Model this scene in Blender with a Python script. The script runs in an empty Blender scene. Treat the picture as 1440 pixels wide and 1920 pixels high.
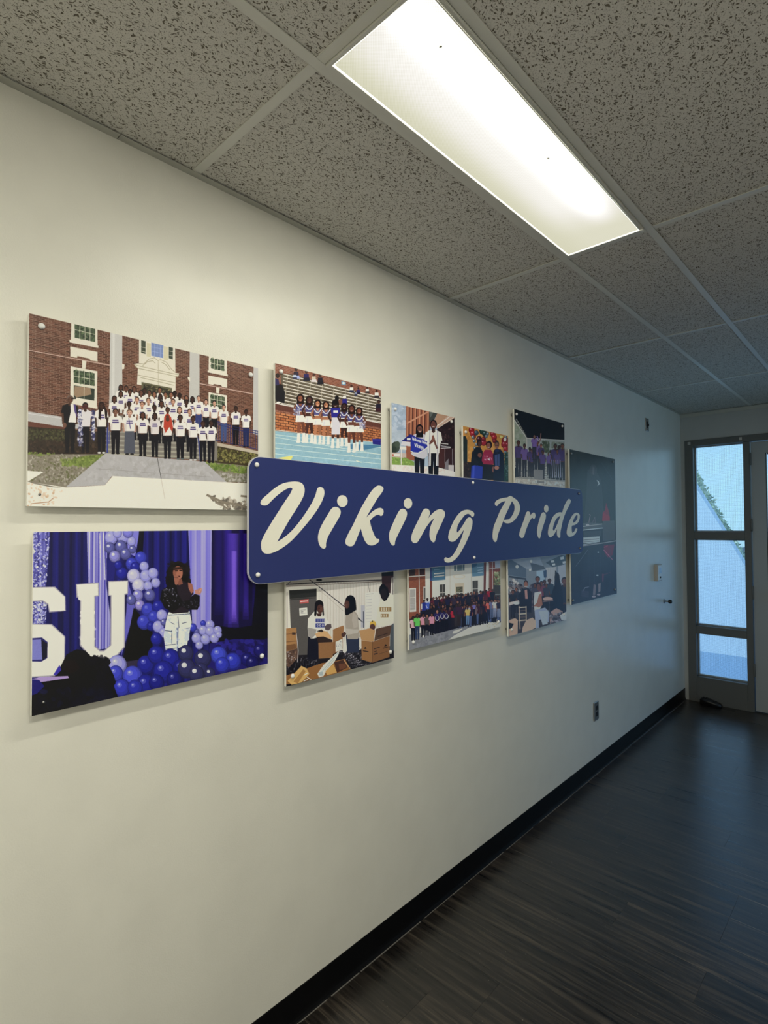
import bpy, bmesh, math, random
import numpy as np
from mathutils import Vector, Matrix

# ------------------------------------------------------------------ camera
SC = bpy.context.scene
COL = SC.collection
F_PX = 1026.8067                      # focal length in pixels of the 1440x1920 frame
YAW, PITCH, ROLL = math.radians(-43.2122), math.radians(1.3335), math.radians(-0.2931)
CAM = np.array([1.4674, 0.0, 1.6194])
FWD = np.array([math.sin(YAW)*math.cos(PITCH), math.cos(YAW)*math.cos(PITCH), math.sin(PITCH)])
_r = np.array([math.cos(YAW), -math.sin(YAW), 0.0]); _u = np.cross(_r, FWD)
RGT = math.cos(ROLL)*_r + math.sin(ROLL)*_u
UPV = -math.sin(ROLL)*_r + math.cos(ROLL)*_u
cam_data = bpy.data.cameras.new('camera')
cam = bpy.data.objects.new('camera', cam_data); COL.objects.link(cam)
cam_data.sensor_fit = 'VERTICAL'; cam_data.sensor_height = 36.0
cam_data.lens = F_PX*36.0/1920.0
cam_data.clip_start = 0.02
cam.matrix_world = Matrix(((RGT[0], UPV[0], -FWD[0], CAM[0]), (RGT[1], UPV[1], -FWD[1], CAM[1]),
                           (RGT[2], UPV[2], -FWD[2], CAM[2]), (0, 0, 0, 1)))
SC.camera = cam

def ray(px, py, axis, val):
    """where the sight line of a photograph pixel meets the plane axis=val"""
    d = FWD + RGT*(px-720.0)/F_PX - UPV*(py-960.0)/F_PX
    return CAM + d*((val-CAM[axis])/d[axis])

# ------------------------------------------------------------------ exposure, sky, sun
SC.view_settings.view_transform = 'Standard'
SC.view_settings.look = 'None'
SC.view_settings.gamma = 1.0
SC.view_settings.use_curve_mapping = False
SC.view_settings.exposure = 0.0
SC.cycles.use_denoising = True
SC.cycles.max_bounces = 10
SC.cycles.diffuse_bounces = 6
SC.cycles.transparent_max_bounces = 12
SC.cycles.sample_clamp_indirect = 6.0
for _x0, _x1, _z0, _z1 in ((0.10, 0.50, 0.22, 2.33), (0.65, 1.35, 0.29, 2.22), (1.60, 2.36, 0.22, 2.33), (None, None, 0.35, 2.3)):   # sky portals at the glazing
    _pd = bpy.data.lights.new('sky_portal', 'AREA'); _pd.shape = 'RECTANGLE'; _pd.size = (_x1-_x0) if _x0 else 2.0; _pd.size_y = _z1-_z0
    _pd.cycles.is_portal = True
    _po = bpy.data.objects.new('sky_portal', _pd); COL.objects.link(_po)
    _po.location = ((_x0+_x1)/2, 5.6026+0.13, (_z0+_z1)/2) if _x0 else (2.5+0.11, 4.25, 1.325)
    _po.rotation_euler = (-math.pi/2, 0, 0) if _x0 else (math.pi/2, 0, math.pi/2)
SC.cycles.caustics_reflective = False
SC.cycles.caustics_refractive = False

SKY_HORIZON = (0.40, 0.67, 0.83)
SKY_ZENITH = (0.20, 0.45, 0.92)
SKY_STRENGTH = 1.7
world = bpy.data.worlds.new('world'); SC.world = world; world.use_nodes = True
wn, wl = world.node_tree.nodes, world.node_tree.links
wn.clear()
w_out = wn.new('ShaderNodeOutputWorld'); w_bg = wn.new('ShaderNodeBackground')
w_tc = wn.new('ShaderNodeTexCoord'); w_sep = wn.new('ShaderNodeSeparateXYZ'); w_ramp = wn.new('ShaderNodeValToRGB')
wl.new(w_tc.outputs['Generated'], w_sep.inputs[0]); wl.new(w_sep.outputs['Z'], w_ramp.inputs[0])
w_ramp.color_ramp.elements[0].color = (*SKY_HORIZON, 1); w_ramp.color_ramp.elements[0].position = 0.0
w_ramp.color_ramp.elements[1].color = (*SKY_ZENITH, 1); w_ramp.color_ramp.elements[1].position = 0.9
wl.new(w_ramp.outputs[0], w_bg.inputs[0]); w_bg.inputs[1].default_value = SKY_STRENGTH
wl.new(w_bg.outputs[0], w_out.inputs[0])

sun_d = bpy.data.lights.new('sun', 'SUN'); sun = bpy.data.objects.new('sun', sun_d); COL.objects.link(sun)
sun_d.energy = 3.0; sun_d.color = (0.62, 0.84, 1.0); sun_d.angle = math.radians(1.0)
sun.rotation_euler = Vector((0.35, 0.75, -0.8)).to_track_quat('-Z', 'Y').to_euler()   # comes over the roof, away from the glass
sun.location = (0, -3, 8)

FIXTURE_WATT = 10.5                   # the tube of one ceiling fixture
FIXTURE_WATT_WIDE = 27.5              # the wider fixtures behind and beside the camera
FIXTURE_TINT = (1.0, 0.965, 0.79)

# ------------------------------------------------------------------ room measures
CEIL = 2.6296; Y_END = 5.6026; X_RIGHT = 2.5; Y_BACK = -3.5
RUN = [0.0, 0.556, 0.864, 1.476, 2.085, X_RIGHT]
ROWS = [Y_BACK, -2.895, -1.676, -0.457, 0.762, 1.983, 3.204, 4.424, Y_END]

# ------------------------------------------------------------------ helpers
def put(name, bm_or_me, mat, parent=None, smooth=False, loc=None):
    if isinstance(bm_or_me, bmesh.types.BMesh):
        me = bpy.data.meshes.new(name); bm_or_me.to_mesh(me); bm_or_me.free()
    else: me = bm_or_me
    if mat is not None and not me.materials: me.materials.append(mat)
    if smooth:
        for p in me.polygons: p.use_smooth = True
    o = bpy.data.objects.new(name, me); COL.objects.link(o)
    if loc is not None: o.location = loc
    if parent is not None: o.parent = parent
    return o
def thing(name, label, cat, loc=(0, 0, 0), group=None):
    o = bpy.data.objects.new(name, None); COL.objects.link(o); o.location = loc
    o.empty_display_size = 0.05
    tag(o, label, cat, group); return o
def tag(o, label, cat, group=None):
    o['label'] = label; o['category'] = cat
    if group: o['group'] = group
    return o
def struct(o, label=None, cat=None):
    o['kind'] = 'structure'
    if label: o['label'] = label
    if cat: o['category'] = cat
    return o
def box(bm, x0, x1, y0, y1, z0, z1):
    v = [bm.verts.new(p) for p in ((x0,y0,z0),(x1,y0,z0),(x1,y1,z0),(x0,y1,z0),(x0,y0,z1),(x1,y0,z1),(x1,y1,z1),(x0,y1,z1))]
    for f in ((0,3,2,1),(4,5,6,7),(0,1,5,4),(1,2,6,5),(2,3,7,6),(3,0,4,7)): bm.faces.new([v[i] for i in f])
def bbox(x0, x1, y0, y1, z0, z1, bev=0.0, seg=2):
    bm = bmesh.new(); box(bm, x0, x1, y0, y1, z0, z1)
    if bev: bmesh.ops.bevel(bm, geom=bm.edges[:], offset=bev, segments=seg, affect='EDGES', profile=0.5)
    return bm
def lathe(profile, n=20, axis='X'):
    """profile: (radius, height) pairs; turned about +X (or Z)"""
    bm = bmesh.new(); rings = []
    for r, h in profile:
        ring = []
        for k in range(n):
            a = 2*math.pi*k/n
            p = (h, r*math.cos(a), r*math.sin(a)) if axis == 'X' else (r*math.cos(a), r*math.sin(a), h)
            ring.append(bm.verts.new(p))
        rings.append(ring)
    for a, b in zip(rings, rings[1:]):
        for k in range(n): bm.faces.new((a[k], a[(k+1) % n], b[(k+1) % n], b[k]))
    bm.faces.new(rings[0][::-1]); bm.faces.new(rings[-1])
    bmesh.ops.recalc_face_normals(bm, faces=bm.faces[:])
    return bm
def lin(c):
    c = np.asarray(c, float)/255.0
    return np.where(c <= 0.04045, c/12.92, ((c+0.055)/1.055)**2.4)
def enc(c):
    c = np.clip(c, 0, 1)
    return np.where(c <= 0.0031308, c*12.92, 1.055*c**(1/2.4)-0.055)

# ------------------------------------------------------------------ materials
def mat(name, col, rough=0.5, metal=0.0, spec=0.5):
    m = bpy.data.materials.new(name); m.use_nodes = True
    b = m.node_tree.nodes['Principled BSDF']
    b.inputs['Base Color'].default_value = (*col, 1); b.inputs['Roughness'].default_value = rough
    b.inputs['Metallic'].default_value = metal; b.inputs['Specular IOR Level'].default_value = spec
    return m
def nodes(m): return m.node_tree.nodes, m.node_tree.links, m.node_tree.nodes['Principled BSDF']
def add(n, t, **kw):
    x = n.new(t)
    for k, v in kw.items(): setattr(x, k, v)
    return x
def texco(n, l, scale, out='Object', rot=None):
    tc = add(n, 'ShaderNodeTexCoord'); mp = add(n, 'ShaderNodeMapping')
    l.new(tc.outputs[out], mp.inputs[0]); mp.inputs['Scale'].default_value = scale
    if rot: mp.inputs['Rotation'].default_value = rot
    return mp.outputs[0]
def ramp(n, l, src, stops):
    r = add(n, 'ShaderNodeValToRGB'); l.new(src, r.inputs[0])
    e = r.color_ramp.elements
    while len(e) < len(stops): e.new(0.5)
    for el, (p, c) in zip(e, stops):
        el.position = p; el.color = (*c, 1) if len(c) == 3 else c
    return r.outputs[0]

def wall_paint(name, col, rough):
    m = mat(name, col, rough); n, l, b = nodes(m)
    co = texco(n, l, (1, 1, 1))
    ns = add(n, 'ShaderNodeTexNoise'); l.new(co, ns.inputs['Vector']); ns.inputs['Scale'].default_value = 260; ns.inputs['Detail'].default_value = 3
    n2 = add(n, 'ShaderNodeTexNoise'); l.new(co, n2.inputs['Vector']); n2.inputs['Scale'].default_value = 6; n2.inputs['Detail'].default_value = 4
    mx = add(n, 'ShaderNodeMath', operation='MULTIPLY_ADD'); l.new(n2.outputs[0], mx.inputs[0]); mx.inputs[1].default_value = 1.2; l.new(ns.outputs[0], mx.inputs[2])
    bp = add(n, 'ShaderNodeBump'); bp.inputs['Strength'].default_value = 0.20; bp.inputs['Distance'].default_value = 0.0014
    l.new(mx.outputs[0], bp.inputs['Height']); l.new(bp.outputs[0], b.inputs['Normal'])
    # faint scuffs
    c = ramp(n, l, n2.outputs[0], [(0.30, tuple(v*0.955 for v in col)), (0.62, col)])
    l.new(c, b.inputs['Base Color'])
    return m
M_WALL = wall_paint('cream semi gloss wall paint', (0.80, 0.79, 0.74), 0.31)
M_WALLEND = wall_paint('end wall paint with backlit shade', (0.46, 0.47, 0.47), 0.45)  # same wall paint, darkened: the backlit shade is put into the colour
M_WALL2 = wall_paint('wall paint of the other sides', (0.74, 0.73, 0.69), 0.5)

def tile_mat():
    m = mat('fissured mineral fibre tile', (0.62, 0.60, 0.57), 0.9, spec=0.1); n, l, b = nodes(m)
    oi = add(n, 'ShaderNodeObjectInfo')
    tc = add(n, 'ShaderNodeTexCoord'); mp = add(n, 'ShaderNodeVectorMath', operation='ADD')
    l.new(tc.outputs['Object'], mp.inputs[0])
    off = add(n, 'ShaderNodeVectorMath', operation='SCALE'); off.inputs[0].default_value = (7.3, 3.1, 5.7); l.new(oi.outputs['Random'], off.inputs['Scale'])
    l.new(off.outputs[0], mp.inputs[1])
    # warp, then stretched voronoi / noise -> short worm-like fissures and pin holes
    wp = add(n, 'ShaderNodeTexNoise'); l.new(mp.outputs[0], wp.inputs['Vector']); wp.inputs['Scale'].default_value = 45; wp.inputs['Detail'].default_value = 2
    wv = add(n, 'ShaderNodeVectorMath', operation='SCALE'); l.new(wp.outputs['Color'], wv.inputs[0]); wv.inputs['Scale'].default_value = 0.030
    av = add(n, 'ShaderNodeVectorMath', operation='ADD'); l.new(mp.outputs[0], av.inputs[0]); l.new(wv.outputs[0], av.inputs[1])
    sc = add(n, 'ShaderNodeMapping'); l.new(av.outputs[0], sc.inputs[0]); sc.inputs['Scale'].default_value = (250, 125, 100); sc.inputs['Rotation'].default_value = (0, 0, 0.5)
    vo = add(n, 'ShaderNodeTexVoronoi'); vo.inputs['Scale'].default_value = 1.0; l.new(sc.outputs[0], vo.inputs['Vector'])
    cell = add(n, 'ShaderNodeSeparateColor'); l.new(vo.outputs['Color'], cell.inputs[0])
    th = add(n, 'ShaderNodeMath', operation='MULTIPLY'); l.new(cell.outputs[0], th.inputs[0]); th.inputs[1].default_value = 0.44
    d = add(n, 'ShaderNodeMath', operation='SUBTRACT'); l.new(vo.outputs['Distance'], d.inputs[0]); l.new(th.outputs[0], d.inputs[1])
    hole = ramp(n, l, d.outputs[0], [(0.0, (0, 0, 0)), (0.10, (1, 1, 1))])
    n3 = add(n, 'ShaderNodeTexNoise'); l.new(mp.outputs[0], n3.inputs['Vector']); n3.inputs['Scale'].default_value = 420; n3.inputs['Detail'].default_value = 2
    pin = ramp(n, l, n3.outputs[0], [(0.33, (0.62, 0.62, 0.62)), (0.45, (1, 1, 1))])
    mul = add(n, 'ShaderNodeMix', data_type='RGBA', blend_type='MULTIPLY'); mul.inputs[0].default_value = 1
    dark = ramp(n, l, hole, [(0.0, (0.17, 0.15, 0.12)), (1.0, (0.68, 0.665, 0.63))])
    l.new(dark, mul.inputs[6]); l.new(pin, mul.inputs[7]); l.new(mul.outputs[2], b.inputs['Base Color'])
    bp = add(n, 'ShaderNodeBump'); bp.inputs['Strength'].default_value = 0.5; bp.inputs['Distance'].default_value = 0.002
    l.new(hole, bp.inputs['Height']); l.new(bp.outputs[0], b.inputs['Normal'])
    return m
M_TILE = tile_mat()
M_GRID = mat('painted steel ceiling grid', (0.68, 0.68, 0.64), 0.40)
M_ANGLE = mat('painted wall angle', (0.50, 0.50, 0.46), 0.5)

def plank_mat():
    m = mat('dark grey brown vinyl plank', (0.06, 0.05, 0.045), 0.42, spec=0.85); n, l, b = nodes(m)
    oi = add(n, 'ShaderNodeObjectInfo'); tc = add(n, 'ShaderNodeTexCoord')
    off = add(n, 'ShaderNodeVectorMath', operation='SCALE'); off.inputs[0].default_value = (13.0, 7.0, 3.0); l.new(oi.outputs['Random'], off.inputs['Scale'])
    ad = add(n, 'ShaderNodeVectorMath', operation='ADD'); l.new(tc.outputs['Object'], ad.inputs[0]); l.new(off.outputs[0], ad.inputs[1])
    mp = add(n, 'ShaderNodeMapping'); l.new(ad.outputs[0], mp.inputs[0]); mp.inputs['Scale'].default_value = (1.6, 30, 1)
    g = add(n, 'ShaderNodeTexNoise'); l.new(mp.outputs[0], g.inputs['Vector']); g.inputs['Scale'].default_value = 1.6; g.inputs['Detail'].default_value = 7; g.inputs['Roughness'].default_value = 0.62; g.inputs['Distortion'].default_value = 0.5
    mp2 = add(n, 'ShaderNodeMapping'); l.new(ad.outputs[0], mp2.inputs[0]); mp2.inputs['Scale'].default_value = (14, 320, 1)
    g2 = add(n, 'ShaderNodeTexNoise'); l.new(mp2.outputs[0], g2.inputs['Vector']); g2.inputs['Scale'].default_value = 1; g2.inputs['Detail'].default_value = 3
    c1 = ramp(n, l, g.outputs[0], [(0.34, (0.007, 0.006, 0.006)), (0.50, (0.023, 0.019, 0.017)), (0.68, (0.078, 0.063, 0.050))])
    c2 = ramp(n, l, g2.outputs[0], [(0.3, (0.62, 0.62, 0.62)), (0.7, (1.2, 1.18, 1.15))])
    mul = add(n, 'ShaderNodeMix', data_type='RGBA', blend_type='MULTIPLY'); mul.inputs[0].default_value = 1
    l.new(c1, mul.inputs[6]); l.new(c2, mul.inputs[7])
    # plank to plank tone, pale specks of grit
    tone = ramp(n, l, oi.outputs['Random'], [(0, (0.82, 0.82, 0.82)), (1, (1.15, 1.14, 1.12))])
    m2 = add(n, 'ShaderNodeMix', data_type='RGBA', blend_type='MULTIPLY'); m2.inputs[0].default_value = 1
    l.new(mul.outputs[2], m2.inputs[6]); l.new(tone, m2.inputs[7])
    vs = add(n, 'ShaderNodeTexVoronoi'); l.new(ad.outputs[0], vs.inputs['Vector']); vs.inputs['Scale'].default_value = 17
    sp = ramp(n, l, vs.outputs['Distance'], [(0.030, (0.5, 0.5, 0.5)), (0.04, (0, 0, 0))])
    m3 = add(n, 'ShaderNodeMix', data_type='RGBA', blend_type='MIX'); l.new(sp, m3.inputs[0]); l.new(m2.outputs[2], m3.inputs[6]); m3.inputs[7].default_value = (0.30, 0.27, 0.23, 1)
    l.new(m3.outputs[2], b.inputs['Base Color'])
    rr = ramp(n, l, g.outputs[0], [(0.3, (0.26,)*3), (0.7, (0.37,)*3)]); l.new(rr, b.inputs['Roughness'])
    bp = add(n, 'ShaderNodeBump'); bp.inputs['Strength'].default_value = 0.25; bp.inputs['Distance'].default_value = 0.001
    l.new(g2.outputs[0], bp.inputs['Height']); l.new(bp.outputs[0], b.inputs['Normal'])
    return m
M_PLANK = plank_mat()
M_SUB = mat('black underlay in the joints', (0.015, 0.013, 0.012), 0.7)
M_BASE = mat('black vinyl cove base', (0.004, 0.004, 0.005), 0.40, spec=0.15)
M_CAULK = mat('pale adhesive line', (0.16, 0.15, 0.14), 0.6)
M_FRAME = mat('grey brown painted door frame', (0.115, 0.118, 0.115), 0.45)
M_DOOR = mat('grey painted door', (0.36, 0.38, 0.39), 0.45)
M_STEEL = mat('brushed steel plate', (0.42, 0.42, 0.42), 0.32, 0.9)
M_BLACKP = mat('black plastic', (0.012, 0.012, 0.013), 0.45)
M_DARK = mat('dark recess', (0.02, 0.02, 0.02), 0.8)
M_BEIGE = mat('ivory plastic', (0.46, 0.42, 0.38), 0.4)
M_WHITEP = mat('white enamel', (0.82, 0.82, 0.80), 0.35)
M_CAP = mat('white screw cap', (0.84, 0.84, 0.86), 0.22)
M_CAPMETAL = mat('small steel screw', (0.30, 0.30, 0.31), 0.3, 0.8)
M_EDGE = mat('white board edge', (0.88, 0.87, 0.83), 0.45)
M_BEAD = mat('white glazing bead', (0.78, 0.80, 0.80), 0.5)
# ------------------------------------------------------------------ large structure
def slab(name, x0, x1, y0, y1, z0, z1, m): return struct(put(name, bbox(x0, x1, y0, y1, z0, z1), m))
wl_ = slab('wall_left', -0.12, 0.0, Y_BACK-0.12, Y_END, 0.0, CEIL+0.15, M_WALL)
bm = bmesh.new(); WY0, WY1, WZ0, WZ1 = 3.25, 5.25, 0.35, 2.3        # opening for an added side window, out of view, for more daylight
for yz in ((Y_BACK-0.12, WY0, 0, CEIL+0.15), (WY1, Y_END+0.14, 0, CEIL+0.15), (WY0, WY1, 0, WZ0), (WY0, WY1, WZ1, CEIL+0.15)): box(bm, X_RIGHT, X_RIGHT+0.12, *yz)
struct(put('wall_right', bm, M_WALL2))
slab('wall_back', 0.0, X_RIGHT, Y_BACK-0.12, Y_BACK, 0.0, CEIL+0.15, M_WALL2)
FR_L, FR_R, FR_TOP = 0.036, 2.44, 2.380      # outer edges of the whole door and sidelight frame
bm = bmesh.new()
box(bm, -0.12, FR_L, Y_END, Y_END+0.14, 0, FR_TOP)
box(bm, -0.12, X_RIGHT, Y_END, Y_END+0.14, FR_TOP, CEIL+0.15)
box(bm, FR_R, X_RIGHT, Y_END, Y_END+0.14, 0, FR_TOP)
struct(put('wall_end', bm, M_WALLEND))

# ceiling: a deck above, hung grid, tiles laid in it
ceil_o = slab('ceiling', -0.12, X_RIGHT+0.12, Y_BACK-0.12, Y_END+0.14, CEIL+0.15, CEIL+0.25, M_WALL2)
tile_cache = {}
rnd = random.Random(4)
LIGHTS = [(1, 4), (1, 2), (3, 3), (3, 1)]          # (column, row) cells taken by light fixtures
for ci in range(5):
    for ri in range(8):
        if (ci, ri) in LIGHTS: continue
        x0, x1, y0, y1 = RUN[ci]+0.006, RUN[ci+1]-0.006, ROWS[ri]+0.006, ROWS[ri+1]-0.006
        key = (round(x1-x0, 3), round(y1-y0, 3))
        if key not in tile_cache:
            b_ = bbox(-key[0]/2, key[0]/2, -key[1]/2, key[1]/2, 0, 0.014, 0.001, 1)
            me = bpy.data.meshes.new('ceiling_tile'); b_.to_mesh(me); b_.free(); me.materials.append(M_TILE); tile_cache[key] = me
        o = put('ceiling_tile', tile_cache[key], None, ceil_o, loc=((x0+x1)/2, (y0+y1)/2, CEIL+0.0045+rnd.uniform(0, 0.001)))
        o.rotation_euler = (rnd.uniform(-1, 1)*0.001, rnd.uniform(-1, 1)*0.001, math.pi*rnd.randint(0, 1))
def tee(y0, y1, x0, x1):                           # inverted T: flange and web
    b_ = bmesh.new()
    if y1-y0 > x1-x0:
        c = (x0+x1)/2; box(b_, x0, x1, y0, y1, CEIL+0.001, CEIL+0.0035); box(b_, c-0.001, c+0.001, y0, y1, CEIL+0.0035, CEIL+0.035)
    else:
        c = (y0+y1)/2; box(b_, x0, x1, y0, y1, CEIL+0.0012, CEIL+0.0037); box(b_, x0, x1, c-0.001, c+0.001, CEIL+0.0037, CEIL+0.03)
    return b_
for x in RUN[1:-1]:
    put('main_runner', tee(Y_BACK, Y_END, x-0.012, x+0.012), M_GRID, ceil_o)
for y in ROWS[1:-1]:
    for ci in range(5):
        put('cross_tee', tee(y-0.012, y+0.012, RUN[ci]+(0.0125 if ci else 0), RUN[ci+1]-0.0125), M_GRID, ceil_o)
def angle(x0, x1, y0, y1, horiz):
    b_ = bmesh.new(); box(b_, x0, x1, y0, y1, CEIL-0.0005, CEIL+0.001)
    if horiz == 'L': box(b_, x0, x0+0.0015, y0, y1, CEIL+0.001, CEIL+0.022)
    if horiz == 'R': box(b_, x1-0.0015, x1, y0, y1, CEIL+0.001, CEIL+0.022)
    if horiz == 'E': box(b_, x0, x1, y1-0.0015, y1, CEIL+0.001, CEIL+0.022)
    if horiz == 'B': box(b_, x0, x1, y0, y0+0.0015, CEIL+0.001, CEIL+0.022)
    return b_
for a in ((0, 0.023, Y_BACK, 0.55, 'L'), (0, 0.023, 0.552, 3.62, 'L'), (0, 0.023, 3.622, Y_END, 'L'), (X_RIGHT-0.019, X_RIGHT, Y_BACK, Y_END, 'R'),
          (0.019, X_RIGHT-0.019, Y_END-0.019, Y_END, 'E'), (0.019, X_RIGHT-0.019, Y_BACK, Y_BACK+0.019, 'B')):
    put('wall_angle', angle(*a), M_ANGLE, ceil_o)
# a lower closure strip along the end wall
put('closure_strip', bbox(0.0, X_RIGHT, Y_END-0.006, Y_END, CEIL-0.032, CEIL-0.0006, 0.001, 1), M_ANGLE, ceil_o)

# floor: slab with individual vinyl planks running across the corridor
floor_o = slab('floor', -0.12, X_RIGHT+0.12, Y_BACK-0.12, Y_END+0.14, -0.12, -0.0035, M_SUB)
PW = 0.1835; plank_cache = {}
def plank_mesh(L, W):
    k = (round(L, 3), round(W, 3))
    if k not in plank_cache:
        b_ = bmesh.new(); c = 0.0004
        lo = [b_.verts.new(p) for p in ((0,0,-0.0035),(L,0,-0.0035),(L,W,-0.0035),(0,W,-0.0035))]
        mi = [b_.verts.new(p) for p in ((0,0,-c),(L,0,-c),(L,W,-c),(0,W,-c))]
        up = [b_.verts.new(p) for p in ((c,c,0),(L-c,c,0),(L-c,W-c,0),(c,W-c,0))]
        for A, B in ((lo, mi), (mi, up)):
            for i in range(4): b_.faces.new((A[i], A[(i+1)%4], B[(i+1)%4], B[i]))
        b_.faces.new(up)
        me = bpy.data.meshes.new('plank'); b_.to_mesh(me); b_.free(); me.materials.append(M_PLANK); plank_cache[k] = me
    return plank_cache[k]
y = 2.2645 - PW*31; row = 0
while y < Y_END-0.001:
    w = min(PW, Y_END-y)
    if y+w > Y_BACK:
        y0 = max(y, Y_BACK); w = y+w-y0 if y0 > y else w
        s = (0.592 if row == 31 else (0.80 if row == 36 else rnd.choice((0.25, 0.41, 0.66, 0.93, 1.11))))
        xs = [0.0, s]
        while xs[-1] < X_RIGHT: xs.append(min(xs[-1]+1.2192, X_RIGHT))
        for a, b2 in zip(xs, xs[1:]):
            if b2-a > 0.02: put('plank', plank_mesh(b2-a-0.0003, w-0.0003), None, floor_o, loc=(a, y0, 0))
    y += PW; row += 1

# cove base: profile with a rounded toe
def cove(p0, p1, nrm, name):
    prof = [(0, 0.1016), (0.0022, 0.1016), (0.0032, 0.1005), (0.0032, 0.022), (0.0045, 0.012), (0.008, 0.0045), (0.0125, 0.0012), (0.0125, 0), (0, 0)]
    b_ = bmesh.new(); rings = []
    for p in (p0, p1):
        rings.append([b_.verts.new((p[0]+nrm[0]*d, p[1]+nrm[1]*d, h)) for d, h in prof])
    n = len(prof)
    for i in range(n): b_.faces.new((rings[0][i], rings[0][(i+1)%n], rings[1][(i+1)%n], rings[1][i]))
    b_.faces.new(rings[0]); b_.faces.new(rings[1][::-1]); bmesh.ops.recalc_face_normals(b_, faces=b_.faces[:])
    return struct(put(name, b_, M_BASE))
bs = cove((0, Y_BACK), (0, Y_END), (1, 0), 'baseboard_left')
b_ = bmesh.new(); yy = 0.2                       # ragged line of adhesive and grit along the toe
while yy < 5.5:
    L = rnd.uniform(0.05, 0.22); w = rnd.uniform(0.001, 0.0042)
    box(b_, 0.0125, 0.0125+w, yy, yy+L, 0.0, 0.0012); yy += L + (rnd.uniform(0, 0.08) if rnd.random() < 0.35 else 0)
put('adhesive_line', b_, M_CAULK, bs)
cove((X_RIGHT, Y_BACK), (X_RIGHT, Y_END), (-1, 0), 'baseboard_right')
cove((0.0, Y_BACK), (X_RIGHT, Y_BACK), (0, 1), 'baseboard_back')
cove((FR_R+0.005, Y_END), (X_RIGHT, Y_END), (0, -1), 'baseboard_end')

# ------------------------------------------------------------------ door frame, sidelight, door
def pane_mat():
    m = bpy.data.materials.new('wired pane'); m.use_nodes = True; n, l = m.node_tree.nodes, m.node_tree.links; n.clear()
    out = add(n, 'ShaderNodeOutputMaterial'); tr = add(n, 'ShaderNodeBsdfTransparent'); gl = add(n, 'ShaderNodeBsdfGlossy'); df = add(n, 'ShaderNodeBsdfTranslucent')
    tc = add(n, 'ShaderNodeTexCoord'); sp = add(n, 'ShaderNodeSeparateXYZ'); l.new(tc.outputs['Object'], sp.inputs[0])
    ws = []
    for ax in ('X', 'Z'):
        mu = add(n, 'ShaderNodeMath', operation='MULTIPLY'); l.new(sp.outputs[ax], mu.inputs[0]); mu.inputs[1].default_value = 2*math.pi/0.0085
        si = add(n, 'ShaderNodeMath', operation='SINE'); l.new(mu.outputs[0], si.inputs[0])
        gt = add(n, 'ShaderNodeMath', operation='GREATER_THAN'); l.new(si.outputs[0], gt.inputs[0]); gt.inputs[1].default_value = 0.82; ws.append(gt)
    mxm = add(n, 'ShaderNodeMath', operation='MAXIMUM'); l.new(ws[0].outputs[0], mxm.inputs[0]); l.new(ws[1].outputs[0], mxm.inputs[1])
    col = ramp(n, l, mxm.outputs[0], [(0, (0.93, 0.96, 0.97)), (1, (0.62, 0.66, 0.68))]); l.new(col, tr.inputs[0])
    df.inputs[0].default_value = (0.85, 0.9, 0.95, 1)
    mx = add(n, 'ShaderNodeMixShader'); mx.inputs[0].default_value = 0.12; l.new(tr.outputs[0], mx.inputs[1]); l.new(df.outputs[0], mx.inputs[2])
    fr = add(n, 'ShaderNodeFresnel'); fr.inputs[0].default_value = 1.45; m2 = add(n, 'ShaderNodeMixShader'); l.new(fr.outputs[0], m2.inputs[0])
    gl.inputs['Roughness'].default_value = 0.05; l.new(mx.outputs[0], m2.inputs[1]); l.new(gl.outputs[0], m2.inputs[2]); l.new(m2.outputs[0], out.inputs[0])
    return m
M_PANE = pane_mat()
YF0, YF1 = Y_END-0.012, Y_END+0.10               # frame depth
GX0, GX1 = 0.1033, 0.4933                        # sidelight glass edges
ZG = [(1.5395, 2.3234), (0.6885, 1.4731), (0.2283, 0.6179)]
def pbox(name, x0, x1, z0, z1, m, parent, y0=YF0, y1=YF1, bev=0.002):
    return put(name, bbox(x0, x1, y0, y1, z0, z1, bev, 1), m, parent)
win = bpy.data.objects.new('window_1', None); COL.objects.link(win); struct(win)
pbox('jamb', FR_L, GX0, 0.0, FR_TOP, M_FRAME, win)
pbox('mullion', GX1, 0.5425, 0.0, FR_TOP-0.058, M_FRAME, win)
pbox('head_rail', GX0, FR_R, ZG[0][1], FR_TOP, M_FRAME, win, y1=YF1-0.001)
pbox('cross_rail', GX0, GX1, ZG[1][1], ZG[0][0], M_FRAME, win, y1=YF1-0.002)
pbox('cross_rail', GX0, GX1, ZG[2][1], ZG[1][0], M_FRAME, win, y1=YF1-0.002)
pbox('kick_panel', GX0, GX1, 0.0, ZG[2][0], M_FRAME, win, y1=YF1-0.002)
for z0, z1 in ZG:
    put('pane', bbox(GX0+0.004, GX1-0.004, Y_END+0.052, Y_END+0.056, z0+0.004, z1-0.004), M_PANE, win)
    for x0, x1, a0, a1 in ((GX0+0.0005, GX0+0.010, z0+0.001, z1-0.001), (GX1-0.007, GX1-0.0005, z0+0.001, z1-0.001), (GX0+0.010, GX1-0.007, z0+0.0005, z0+0.013), (GX0+0.010, GX1-0.007, z1-0.009, z1-0.0005)):
        put('glazing_bead', bbox(x0, x1, Y_END+0.060, Y_END+0.078, a0, a1), M_BEAD, win)
for x, z in ((0.075, 2.352), (0.478, 2.352)):
    put('corner_clip', bbox(x-0.012, x+0.012, YF0-0.005, YF0, z-0.014, z+0.014, 0.002, 1), M_STEEL, win)
added_win3 = bpy.data.objects.new('added_window_3', None); COL.objects.link(added_win3); struct(added_win3)  # added unseen window, sends extra blue daylight onto the left wall
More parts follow.
